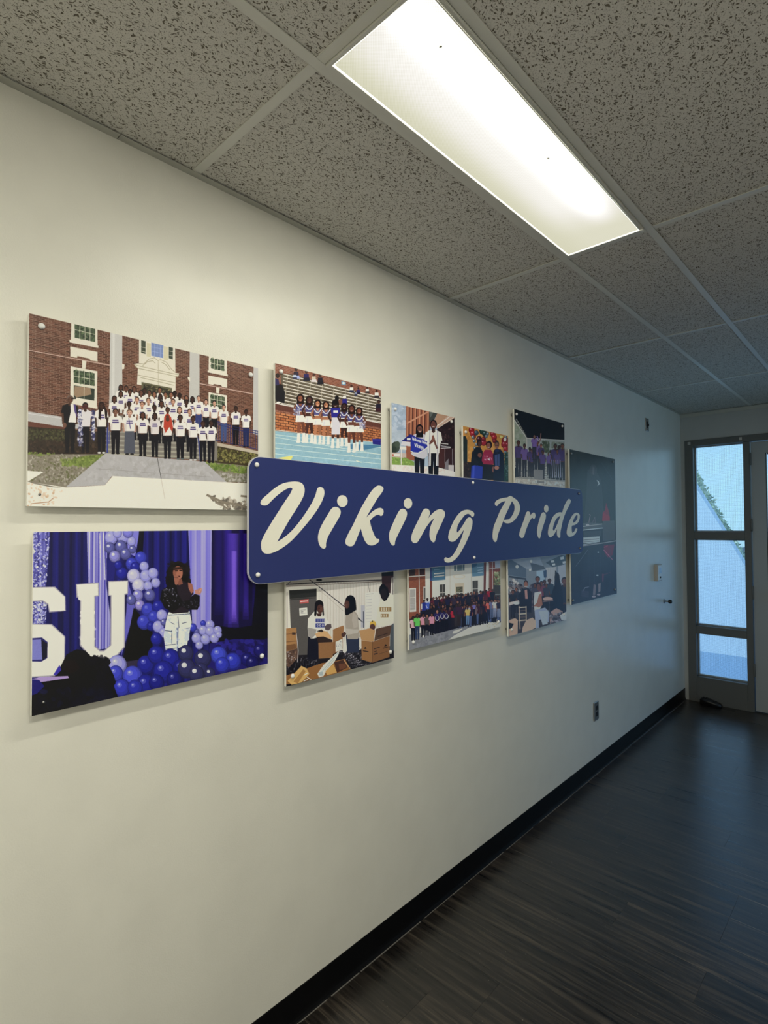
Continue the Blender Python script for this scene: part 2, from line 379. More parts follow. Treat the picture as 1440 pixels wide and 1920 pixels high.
for nm, y0, y1, z0, z1 in (('sash', WY0, WY0+0.05, WZ0, WZ1), ('sash', WY1-0.05, WY1, WZ0, WZ1), ('sash', WY0+0.05, WY1-0.05, WZ0, WZ0+0.05), ('sash', WY0+0.05, WY1-0.05, WZ1-0.05, WZ1)):
    put(nm, bbox(X_RIGHT+0.03, X_RIGHT+0.08, y0, y1, z0, z1, 0.002, 1), M_FRAME, added_win3)
put('pane', bbox(X_RIGHT+0.05, X_RIGHT+0.054, WY0+0.048, WY1-0.048, WZ0+0.048, WZ1-0.048), M_PANE, added_win3)
# door: hinged beside the sidelight, tall light in it
door = bpy.data.objects.new('door_1', None); COL.objects.link(door); struct(door)
DX0, DX1, DT = 0.548, 1.462, 2.316
DGX0, DGX1, DGZ0, DGZ1 = 0.652, 1.352, 0.30, 2.215
yd0, yd1 = Y_END+0.004, Y_END+0.048
pbox('hinge_stile', DX0, DGX0, 0.012, DT, M_DOOR, door, yd0, yd1)
pbox('lock_stile', DGX1, DX1, 0.012, DT, M_DOOR, door, yd0, yd1)
pbox('top_rail', DGX0, DGX1, DGZ1, DT, M_DOOR, door, yd0, yd1)
pbox('bottom_rail', DGX0, DGX1, 0.012, DGZ0, M_DOOR, door, yd0, yd1)
put('pane', bbox(DGX0+0.012, DGX1-0.012, Y_END+0.024, Y_END+0.028, DGZ0+0.012, DGZ1-0.012), M_PANE, door)
for x0, x1, z0, z1 in ((DGX0+0.0003, DGX0+0.006, DGZ0, DGZ1), (DGX1-0.012, DGX1-0.0003, DGZ0, DGZ1), (DGX0+0.012, DGX1-0.012, DGZ0+0.0003, DGZ0+0.012), (DGX0+0.012, DGX1-0.012, DGZ1-0.012, DGZ1-0.0003)):
    put('glazing_bead', bbox(x0, x1, Y_END+0.008, Y_END+0.044, z0, z1), M_BLACKP, door)
for z in (2.17, 1.60, 1.02, 0.36):
    b_ = lathe([(0.006, -0.055), (0.008, -0.052), (0.008, 0.052), (0.006, 0.055)], 12, 'Z')
    put('hinge', b_, M_FRAME, door, True, loc=(0.5455, Y_END-0.009, z))
hb = put('push_bar', bbox(0.70, DX1-0.06, Y_END-0.065, Y_END-0.035, 0.98, 1.03, 0.006, 2), M_STEEL, door)
for x in (0.73, DX1-0.08): put('bar_bracket', bbox(x-0.02, x+0.02, Y_END-0.04, Y_END+0.003, 0.965, 1.045, 0.004, 1), M_STEEL, door)
added_win2 = bpy.data.objects.new('added_window_2', None); COL.objects.link(added_win2); struct(added_win2)  # second sidelight added out of view to let in more daylight
W2L, W2R = 1.60, 2.36
pbox('mullion', DX1+0.003, W2L, 0.0, FR_TOP-0.058, M_FRAME, added_win2)
pbox('jamb', W2R, FR_R, 0.0, FR_TOP-0.058, M_FRAME, added_win2)
pbox('cross_rail', W2L, W2R, ZG[1][1], ZG[0][0], M_FRAME, added_win2, y1=YF1-0.002)
pbox('cross_rail', W2L, W2R, ZG[2][1], ZG[1][0], M_FRAME, added_win2, y1=YF1-0.002)
pbox('kick_panel', W2L, W2R, 0.0, ZG[2][0], M_FRAME, added_win2, y1=YF1-0.002)
for z0, z1 in ZG: put('pane', bbox(W2L+0.004, W2R-0.004, Y_END+0.052, Y_END+0.056, z0+0.004, z1-0.004), M_PANE, added_win2)
th = struct(put('trim_1', bbox(DX0-0.004, DX1+0.002, Y_END-0.005, Y_END+0.12, -0.0035, 0.008, 0.002, 1), mat('dark threshold metal', (0.05, 0.05, 0.05), 0.4, 0.7)))

# ------------------------------------------------------------------ outdoors, seen through the glass
M_PAVE = mat('blue grey paving', (0.26, 0.36, 0.47), 0.8); M_OUTW = mat('pale painted outer wall', (0.68, 0.73, 0.76), 0.7)
struct(put('ground', bbox(-14, 16, Y_END+0.14, 34, -0.2, -0.06), M_PAVE))
# ------------------------------------------------------------------ painter for the flat prints
class Canvas:
    """paints in the coordinates of a zoomed view (ox, oy, s) of the board, straight onto the board's own plane"""
    def __init__(self, key, ox, oy, s, res, bg):
        y0, y1, zb, zt = BOARDS[key]; self.b = (y0, y1, zb, zt); self.o = (ox, oy, s); self.res = res
        self.W = int((y1-y0)*res); self.H = int((zt-zb)*res)
        self.im = np.zeros((self.H, self.W, 3)); self.im[:] = bg; self.rng = np.random.default_rng(len(key)*7+3)
    def tr(self, pts):
        p = np.asarray(pts, float); px = self.o[0]+p[:, 0]/self.o[2]; py = self.o[1]+p[:, 1]/self.o[2]
        d = FWD[None]+RGT[None]*((px-720)/F_PX)[:, None]-UPV[None]*((py-960)/F_PX)[:, None]
        t = (FRONT-CAM[0])/d[:, 0]; Y = CAM[1]+t*d[:, 1]; Z = t*d[:, 2]
        return np.stack([(Y-self.b[0])*self.res, (self.b[3]-Z)*self.res], 1)
    def p(self, pts, col, a=1.0, raw=False):
        q = np.asarray(pts, float) if raw else self.tr(pts)
        x0, y0 = np.floor(q.min(0)).astype(int); x1, y1 = np.ceil(q.max(0)).astype(int)+1
        x0, y0, x1, y1 = max(x0, 0), max(y0, 0), min(x1, self.W), min(y1, self.H)
        if x1 <= x0 or y1 <= y0: return self
        cov = np.zeros((y1-y0, x1-x0))
        for dx, dy in ((.25, .25), (.75, .25), (.25, .75), (.75, .75)):
            X = (np.arange(x0, x1)+dx)[None]; Y = (np.arange(y0, y1)+dy)[:, None]; ins = np.zeros(cov.shape, bool)
            for (ax, ay), (bx, by) in zip(q, np.roll(q, -1, 0)):
                if ay == by: continue
                c = (Y > ay) != (Y > by); ins ^= c & (X < (bx-ax)*(Y-ay)/(by-ay)+ax)
            cov += ins*0.25
        cov = (cov*a)[..., None]
        if callable(col):
            XX, YY = np.meshgrid(np.arange(x0, x1)/self.res, np.arange(y0, y1)/self.res); C = col(XX, YY)
        else: C = np.asarray(col, float)
        self.im[y0:y1, x0:x1] = self.im[y0:y1, x0:x1]*(1-cov)+C*cov
        return self
    def e(self, cx, cy, rx, ry, col, a=1.0, rot=0.0, n=18):
        t = np.linspace(0, 2*math.pi, n, endpoint=False); c, s = math.cos(rot), math.sin(rot)
        u, v = rx*np.cos(t), ry*np.sin(t)
        return self.p(np.stack([cx+u*c-v*s, cy+u*s+v*c], 1), col, a)
    def l(self, pts, w, col, a=1.0):
        pts = np.asarray(pts, float)
        for p, q in zip(pts, pts[1:]):
            d = q-p; L = math.hypot(*d) or 1; nrm = np.array([-d[1], d[0]])/L*w/2; k = d/L*w*0.3
            self.p([p+nrm-k, q+nrm+k, q-nrm+k, p-nrm-k], col, a)
        return self
    def r(self, x0, y0, x1, y1, col, a=1.0): return self.p([(x0, y0), (x1, y0), (x1, y1), (x0, y1)], col, a)
    def ball(self, x, y, r, col, hi=0.25):
        col = np.array(col, float); self.e(x, y, r, r*1.08, col*0.72); self.e(x-r*.06, y-r*.08, r*.88, r*.94, col*0.9); self.e(x-r*.14, y-r*.18, r*.66, r*.7, col)
        if hi: self.e(x-r*.28, y-r*.36, r*.30, r*.28, col+(255-col)*hi); self.e(x-r*.32, y-r*.42, r*.11, r*.11, (255, 255, 255), min(1, hi*2.2))
        return self
    def noise(self, cell, amp, seed=1, mask=None):
        g = np.random.default_rng(seed); h, w = self.H//cell+2, self.W//cell+2; n = g.normal(size=(h, w))
        yy, xx = np.arange(self.H)/cell, np.arange(self.W)/cell; y, x = yy.astype(int), xx.astype(int); fy, fx = (yy-y)[:, None], (xx-x)[None]
        v = n[y][:, x]*(1-fy)*(1-fx)+n[y+1][:, x]*fy*(1-fx)+n[y][:, x+1]*(1-fy)*fx+n[y+1][:, x+1]*fy*fx
        self.im += (v*amp)[..., None]; return self
    def speck(self, pts, cols, n, size, seed=0):
        """scatter small strokes inside a box polygon given by its corner points (bilinear)"""
        g = random.Random(seed); A, B, C, D = [np.array(q, float) for q in pts]
        for _ in range(n):
            u, v = g.random(), g.random(); c = (A*(1-u)+B*u)*(1-v)+(D*(1-u)+C*u)*v; s = size*g.uniform(.5, 1.5)
            self.e(c[0], c[1], s, s*g.uniform(.4, .9), g.choice(cols), g.uniform(.4, .95), g.uniform(0, 3), 7)
        return self
    def person(self, x, top, bot, skin, hair, shirt, pants, w=1.0, long=False, arms='down', logo=None, shoes=(35, 32, 35), cut=None, skirt=False, seed=0):
        g = random.Random(int(x*7+top)+seed); H = bot-top; u = H/7.4*w; hh = H/7.4
        end = cut or bot
        sh = top+hh*1.25; hip = top+hh*3.55
        if long: self.p([(x-u*.42, top+hh*.3), (x+u*.42, top+hh*.3), (x+u*.55, sh+hh*1.1), (x-u*.55, sh+hh*1.1)], hair)
        if end > hip:
            kn = bot-hh*.15
            if skirt: self.p([(x-u*.62, hip-hh*.2), (x+u*.62, hip-hh*.2), (x+u*.72, bot-hh*.2), (x-u*.72, bot-hh*.2)], pants)
            else:
                self.p([(x-u*.62, hip-hh*.3), (x+u*.62, hip-hh*.3), (x+u*.60, hip+hh), (x+u*.50, kn), (x+u*.10, kn), (x, hip+hh*.7), (x-u*.10, kn), (x-u*.50, kn), (x-u*.60, hip+hh)], pants)
            self.e(x-u*.32, bot-hh*.08, u*.26, hh*.13, shoes); self.e(x+u*.32, bot-hh*.08, u*.26, hh*.13, shoes)
        e1 = min(end, hip)
        ps = np.array(skin, float)
        if arms == 'down':
            for sg in (-1, 1): self.p([(x+sg*u*.70, sh+hh*.9), (x+sg*u*.95, sh+hh*.9), (x+sg*u*.88, hip+hh*.1), (x+sg*u*.55, hip+hh*.25)], ps*0.9)
        elif arms == 'front':
            for sg in (-1, 1): self.l([(x+sg*u*.85, sh+hh*.9), (x+sg*u*.75, hip-hh*.5), (x+sg*u*.1, hip+hh*.1)], u*.26, ps*0.92)
        self.p([(x-u*.25, sh-hh*.22), (x+u*.25, sh-hh*.22), (x+u*.85, sh+hh*.05), (x+u*1.02, sh+hh*.95), (x+u*.72, sh+hh*1.02), (x+u*.66, e1), (x-u*.66, e1), (x-u*.72, sh+hh*1.02), (x-u*1.02, sh+hh*.95), (x-u*.85, sh+hh*.05)], shirt)
        self.p([(x-u*.66, sh+hh*1.2), (x-u*.40, sh+hh*1.2), (x-u*.42, e1), (x-u*.66, e1)], np.array(shirt)*.86, .7)
        self.p([(x-u*.16, top+hh*.8), (x+u*.16, top+hh*.8), (x+u*.2, sh), (x, sh+hh*.12), (x-u*.2, sh)], ps*.8)
        if logo: self.r(x-u*.40, sh+hh*.55, x+u*.40, sh+hh*.75, logo[0]); self.r(x-u*.45, sh+hh*.86, x+u*.45, sh+hh*1.08, logo[1])
        self.e(x, top+hh*.42, u*.40, hh*.50, hair); self.e(x, top+hh*.56, u*.31, hh*.43, skin)
        self.e(x+u*.12, top+hh*.62, u*.17, hh*.30, np.minimum(ps*1.12, 255), .7)
        self.r(x-u*.2, top+hh*.46, x-u*.07, top+hh*.53, ps*.4); self.r(x+u*.07, top+hh*.46, x+u*.2, top+hh*.53, ps*.4)
        self.r(x-u*.12, top+hh*.78, x+u*.12, top+hh*.83, ps*.55)
        return self
    def done(self, white, grain=3.0, albedo=0.80, sat=0.92):
        """photo colours -> ink colours: divide by how bright white paint shows beside this board"""
        self.im += self.rng.normal(size=self.im.shape[:2])[..., None]*grain
        v = np.clip(self.im/255.0, 0, 1); v = v*0.65+(v*v*(3-2*v))*0.35*0.97                  # print contrast
        g = v.mean(2, keepdims=True); v = g+(v-g)*sat
        a = lin(v*255)/lin(np.array(white))[None, None]*albedo
        return enc(np.clip(a, 0.004, 0.92))
def bricks(c0, c1, h=0.0042, w=0.0125, mortar=(150, 120, 100), vari=16, seed=5):
    g = np.random.default_rng(seed); R = g.normal(size=(400, 400))
    def f(X, Y):
        row = (Y/h).astype(int); xx = X/w+0.5*(row % 2); c = xx.astype(int)
        v = R[row % 400, c % 400][..., None]; t = np.clip((v+1.5)/3, 0, 1)
        col = np.array(c0)*(1-t)+np.array(c1)*t
        m = (((Y/h) % 1) < .22) | ((xx % 1) < .10)
        return np.where(m[..., None], np.array(mortar, float), col)
    return f
def folds(c0, c1, per, ph=0.0, rough=0.35, seed=2):
    g = np.random.default_rng(seed); P = g.uniform(0, 6.28, 5)
    def f(X, Y):
        v = np.sin(2*np.pi*X/per+ph)+rough*np.sin(2*np.pi*X/(per*.37)+P[0])+rough*np.sin(2*np.pi*X/(per*2.3)+P[1]+Y*6)
        t = np.clip((v+1.6)/3.2, 0, 1)[..., None]; return np.array(c0)*(1-t)+np.array(c1)*t
    return f
PAINT = {}
def print_material(key):
    arr = PAINT[key](); H, W, _ = arr.shape
    img = bpy.data.images.new('print_'+key, W, H); px = np.ones((H, W, 4), np.float32); px[..., :3] = arr[::-1]
    img.pixels.foreach_set(px.ravel()); img.update(); img.pack()
    m = mat('print '+key, (0.5, 0.5, 0.5), 0.30, spec=0.45); n, l, b = nodes(m)
    t = add(n, 'ShaderNodeTexImage'); t.image = img; t.extension = 'EXTEND'; l.new(t.outputs[0], b.inputs['Base Color'])
    return m
BR = [(92, 60, 44), (70, 46, 36), (112, 76, 58), (52, 36, 30), (142, 98, 72)]

def paint_steps():
    c = Canvas('steps', 40, 580, 3.130, 1500, (120, 72, 52))
    c.p([(20, 0), (1400, 0), (1400, 1200), (20, 1200)], bricks((86, 56, 42), (120, 82, 62), mortar=(136, 108, 88)))
    st = (214, 205, 176); s2 = (188, 178, 148); gl = (72, 84, 62)
    c.l([(44, 240), (520, 328)], 5, (190, 160, 140)); c.l([(1048, 436), (1362, 497)], 5, (190, 160, 140))
    for pts, col in (([(522, 120), (592, 138), (592, 610), (514, 610)], (188, 184, 168)), ([(988, 240), (1045, 255), (1045, 575), (984, 560)], (184, 180, 164)),
                     ([(1362, 330), (1392, 338), (1392, 740), (1358, 730)], (180, 176, 162)), ([(535, 120), (548, 125), (545, 600), (530, 600)], (202, 198, 180)),
                     ([(590, 318), (606, 324), (603, 350), (592, 352)], st), ([(975, 395), (990, 400), (990, 425), (978, 412)], st)): c.p(pts, col)
    # windows
    def winx(fr, g, sill=None, nx=4, ny=2, refl=None):
        c.p(fr, st); A, B, C, D = [np.array(q, float) for q in g]; c.p(g, gl)
        c.speck(g, [(96, 112, 78), (52, 62, 46), (120, 132, 96)], 60, 7, 3)
        if refl: c.p(refl, (176, 140, 100))
        for i in range(1, nx): c.l([A+(B-A)*i/nx, D+(C-D)*i/nx], 2.6, (206, 200, 168))
        for i in range(1, ny): c.l([A+(D-A)*i/ny, B+(C-B)*i/ny], 2.6, (206, 200, 168))
        if sill: c.p(sill, st)
    winx([(293, 60), (447, 100), (447, 220), (290, 192)], [(313, 70), (434, 105), (433, 192), (313, 166)], [(282, 178), (452, 213), (452, 227), (282, 193)])
    c.p([(287, 218), (447, 250), (447, 306), (405, 298), (400, 289), (330, 273), (325, 284), (287, 277)], st); c.l([(290, 277), (325, 284), (330, 273), (400, 289), (405, 298), (447, 306)], 3, s2)
    c.p([(356, 300), (382, 305), (376, 350), (356, 346)], st)
    winx([(289, 334), (446, 363), (443, 575), (287, 545)], [(308, 354), (430, 375), (430, 450), (308, 430)]); c.p([(308, 446), (430, 466), (428, 536), (308, 516)], (58, 66, 54))
    c.p([(313, 450), (405, 462), (412, 500), (322, 518), (308, 500)], (150, 126, 98)); c.l([(369, 452), (368, 526)], 3, (200, 194, 160)); c.l([(308, 440), (430, 459)], 7, (206, 200, 168))
    c.p([(285, 540), (446, 570), (446, 584), (285, 552)], st)
    winx([(1100, 270), (1205, 296), (1205, 386), (1098, 366)], [(1112, 284), (1191, 302), (1190, 362), (1112, 346)], [(1092, 358), (1211, 382), (1211, 393), (1092, 369)])
    c.p([(1097, 388), (1207, 409), (1207, 460), (1178, 455), (1172, 446), (1130, 438), (1124, 444), (1097, 438)], st); c.p([(1142, 457), (1163, 461), (1159, 494), (1143, 490)], st)
    winx([(1098, 486), (1206, 505), (1205, 600), (1098, 590)], [(1110, 499), (1193, 515), (1192, 590), (1110, 577)], ny=3)
    # entrance
    c.p([(690, 165), (902, 222), (904, 372), (925, 375), (922, 392), (905, 394), (905, 490), (678, 440), (684, 345), (658, 320), (690, 316)], st)
    c.p([(735, 195), (760, 200), (760, 280), (735, 275)], (200, 190, 150)); c.p([(835, 215), (862, 222), (862, 300), (835, 295)], (200, 190, 150))
    for g, col in (([(703, 178), (729, 186), (728, 262), (703, 255)], (70, 76, 58)), ([(762, 192), (833, 212), (832, 286), (762, 272)], (118, 134, 168)), ([(865, 219), (889, 226), (888, 294), (865, 287)], (62, 70, 54))):
        c.p(g, col)
    for x in (780, 797, 814): c.l([(x, 197+(x-762)*.3), (x, 277+(x-762)*.2)], 2, (150, 164, 190))
    for y in (220, 245): c.l([(762, y), (832, y+14)], 2, (150, 164, 190)); c.l([(703, y), (729, y+6)], 2, st); c.l([(865, y+24), (889, y+28)], 2, st)
    for pts in ([(662, 322), (680, 330), (920, 384)], [(664, 332), (684, 346), (918, 395)], [(690, 318), (720, 320), (748, 292), (780, 284), (800, 300), (818, 296), (850, 310), (880, 350), (905, 372)], [(712, 330), (742, 306), (770, 302), (785, 316)], [(822, 310), (845, 322), (872, 356)], [(684, 385), (905, 432)], [(700, 400), (893, 445)]): c.l(pts, 3.5, (166, 156, 124))
    c.l([(803, 300), (803, 440)], 3, (176, 166, 134))
    c.p([(705, 426), (884, 462), (884, 560), (705, 560)], (104, 100, 74)); c.p([(716, 438), (874, 470), (874, 540), (716, 540)], (64, 60, 46)); c.speck([(720, 445), (870, 475), (870, 520), (720, 500)], [(150, 140, 96), (90, 84, 60)], 40, 6, 8)
    # plinth, beds, steps
    c.p([(34, 598), (300, 640), (520, 640), (520, 700), (300, 700), (34, 656)], (176, 172, 160)); c.l([(34, 610), (300, 650)], 3, (206, 200, 188)); c.p([(34, 656), (300, 700), (300, 720), (34, 690)], (104, 66, 52))
    c.p([(34, 688), (500, 720), (500, 870), (34, 860)], (60, 50, 40)); c.speck([(34, 700), (260, 710), (260, 770), (34, 765)], [(72, 72, 46), (92, 90, 58), (50, 46, 34)], 260, 7, 1); c.speck([(34, 770), (480, 780), (480, 850), (34, 850)], [(66, 50, 40), (84, 66, 52), (46, 38, 32)], 220, 7, 2)
    c.p([(1100, 770), (1392, 835), (1392, 925), (1090, 900)], (72, 62, 42)); c.speck([(1130, 810), (1392, 850), (1392, 905), (1130, 890)], [(96, 96, 52), (128, 124, 70), (62, 58, 34), (150, 142, 84)], 420, 6, 4)
    c.p([(1140, 780), (1392, 832), (1392, 850), (1140, 800)], (176, 164, 138))
    c.p([(500, 620), (1150, 640), (1150, 890), (495, 850)], (126, 120, 106))
    for k in range(7): c.l([(498, 690+k*26), (1120, 716+k*26)], 9, (156+k*2, 150+k*2, 136), .8)
    # ground
    c.p([(28, 850), (500, 850), (280, 1050), (28, 1060)], (132, 124, 104)); c.speck([(30, 855), (480, 855), (300, 1030), (30, 1000)], [(112, 106, 84), (148, 140, 120), (102, 104, 66), (168, 160, 140)], 520, 7, 5)
    c.p([(230, 905), (300, 880), (380, 858), (495, 850), (400, 918), (330, 915)], (110, 122, 62)); c.speck([(230, 880), (490, 852), (400, 925), (240, 920)], [(122, 138, 66), (96, 108, 54), (142, 150, 84)], 300, 6, 6); c.speck([(40, 838), (200, 845), (150, 860), (40, 850)], [(122, 138, 66)], 60, 5, 7)
    c.p([(1070, 893), (1392, 925), (1392, 1020), (1190, 1012)], (128, 122, 100)); c.speck([(1080, 900), (1330, 925), (1330, 965), (1130, 940)], [(112, 130, 60), (90, 110, 48), (134, 148, 78)], 300, 7, 8); c.speck([(1150, 960), (1330, 970), (1330, 1010), (1200, 1010)], [(150, 144, 130), (112, 112, 84), (172, 166, 150)], 150, 7, 9)
    c.p([(492, 846), (1074, 893), (1205, 1014), (820, 995), (530, 980), (490, 1032), (262, 1042)], (168, 164, 155)); c.speck([(500, 860), (1060, 900), (1150, 1000), (330, 1020)], [(176, 172, 162), (160, 156, 146)], 200, 12, 10)
    su = (226, 214, 186)
    c.p([(28, 945), (130, 955), (36, 1012), (262, 1044), (490, 1032), (535, 978), (640, 984), (820, 994), (1205, 1014), (1400, 1024), (1400, 1200), (28, 1200)], su)
    c.p([(30, 1000), (44, 1012), (240, 1048), (160, 1040), (60, 1020)], (120, 112, 96)); c.speck([(30, 1020), (240, 1050), (200, 1150), (30, 1160)], [(206, 180, 146), (196, 164, 128), (232, 220, 194)], 70, 8, 11)
    c.l([(797, 868), (820, 994)], 3.5, (84, 82, 76)); c.l([(820, 994), (842, 1112)], 3, (190, 180, 158)); c.l([(440, 935), (1120, 985)], 2, (140, 136, 128))
    c.speck([(1090, 1085), (1340, 1130), (1340, 1175), (1180, 1175)], [(120, 110, 92), (150, 138, 116), (98, 92, 80)], 90, 11, 12); c.l([(1090, 1090), (1180, 1130), (1280, 1150), (1335, 1165)], 13, (132, 122, 102)); c.l([(1110, 1105), (1210, 1170)], 9, (132, 122, 102)); c.l([(1290, 1095), (1335, 1100)], 12, (132, 122, 102)); c.l([(60, 1140), (160, 1130), (190, 1105)], 5, (176, 140, 108))
    # railings
    bl = (44, 50, 104)
    for y in (0, 14): c.l([(1140, 655+y), (1250, 690+y), (1392, 716+y)], 4, bl)
    for k in range(19): x = 1145+k*13.4; yy = 660+k*3.2; c.l([(x, yy), (x, yy+102)], 2.8, bl)
    c.l([(1140, 768), (1392, 822)], 4, bl); c.l([(506, 665), (504, 840)], 9, (62, 70, 130)); c.l([(520, 665), (514, 790)], 4, (62, 70, 130)); c.l([(1040, 775), (1050, 890)], 7, (62, 70, 130)); c.l([(1020, 640), (1040, 780)], 5, (62, 70, 130))
    tee = (222, 210, 192); lg = ((92, 78, 120), (84, 70, 116)); dk = (30, 28, 34); hr = (34, 28, 28)
    g = random.Random(2)
    for x, y in [(583, 443), (615, 448), (662, 452), (722, 462), (812, 458), (900, 479), (845, 486), (878, 486), (780, 484), (637, 470), (703, 475), (750, 475), (928, 492), (968, 506), (1003, 512), (583, 480), (815, 498)]:
        c.person(x, y, y+230, g.choice(BR), hr, tee, dk, long=g.random() < .5, logo=lg, cut=y+110)
    for x, y, sk in [(545, 508, 0), (678, 514, 4), (745, 520, 4), (822, 536, 0), (890, 525, 4), (968, 530, 1), (632, 541, 1), (708, 541, 4), (780, 560, 1), (858, 575, 0), (928, 572, 4), (987, 585, 4)]:
        c.person(x, y, y+250, BR[sk] if sk < 4 else (186, 140, 112), hr if sk < 4 else (74, 50, 36), tee, dk, long=g.random() < .6, logo=lg, cut=y+150)
    for x, y, b, sk, pn in [(1040, 507, 730, 4, (58, 66, 110)), (1083, 528, 740, 4, dk), (1132, 536, 750, 4, dk), (1187, 560, 782, 4, (70, 84, 120)), (1258, 569, 795, 1, dk), (1318, 588, 808, 1, (40, 48, 84))]:
        c.person(x, y, b, BR[sk] if sk < 4 else (190, 146, 118), hr, tee, pn, logo=lg, arms='front')
    for y in (0, 14): c.l([(1150, 660+y), (1250, 690+y), (1392, 716+y)], 3, bl, .8)
    c.person(285, 507, 840, (96, 66, 50), (110, 92, 80), (30, 28, 32), (30, 28, 32), w=1.15); c.p([(288, 552), (318, 560), (322, 665), (276, 662), (290, 600)], tee); c.p([(306, 556), (318, 560), (330, 640), (312, 600)], (88, 74, 120)); c.e(254, 680, 11, 16, (116, 82, 64)); c.r(293, 518, 322, 526, (30, 26, 26))
    c.person(375, 548, 840, (86, 56, 44), hr, (208, 200, 190), dk, w=1.1); c.speck([(335, 590), (350, 590), (362, 800), (332, 800)], [(60, 62, 96), (206, 202, 206)], 130, 7, 20); c.speck([(412, 590), (430, 600), (428, 770), (412, 760)], [(60, 62, 96), (206, 202, 206)], 110, 7, 21); c.r(357, 566, 392, 576, (80, 40, 40))
    c.person(470, 544, 845, (70, 48, 38), (40, 28, 26), tee, dk, long=True, logo=lg, shoes=(216, 210, 202)); c.p([(455, 560), (468, 600), (466, 650), (452, 640)], (44, 30, 28)); c.p([(486, 560), (505, 600), (502, 655), (492, 640)], (44, 30, 28))
    c.person(552, 584, 848, (130, 92, 72), (44, 32, 30), tee, dk, w=1.2, logo=lg)
    c.person(635, 588, 852, (192, 150, 124), (110, 84, 62), tee, (86, 88, 94), w=1.25, logo=lg, skirt=True); c.l([(630, 640), (640, 700)], 4, (70, 60, 120))
    c.person(712, 604, 860, (96, 62, 48), (32, 26, 26), tee, dk, w=1.1, long=True, logo=lg, arms='front')
    c.person(783, 608, 866, (80, 54, 42), (32, 26, 26), (206, 196, 180), dk, long=True, logo=lg, arms='front')
    c.person(857, 615, 876, (92, 62, 48), (176, 66, 44), tee, dk, w=1.05, long=True, arms='front'); c.p([(838, 630), (878, 630), (890, 690), (884, 720), (868, 690), (846, 726), (834, 690)], (178, 70, 48)); c.e(858, 644, 11, 15, (92, 62, 48))
    c.person(932, 620, 880, (80, 54, 42), hr, tee, dk, w=1.1, logo=lg, arms='front', shoes=(90, 100, 96)); c.person(1007, 627, 886, (84, 56, 44), hr, tee, dk, w=1.05, logo=lg, arms='front', shoes=(212, 206, 200))
    c.person(1065, 657, 892, (80, 54, 42), (60, 36, 30), tee, dk, w=1.05, logo=lg, arms='front'); c.person(1113, 652, 900, (74, 50, 40), hr, tee, dk, w=1.02, logo=lg, arms='front')
    return c.done((208, 205, 184))

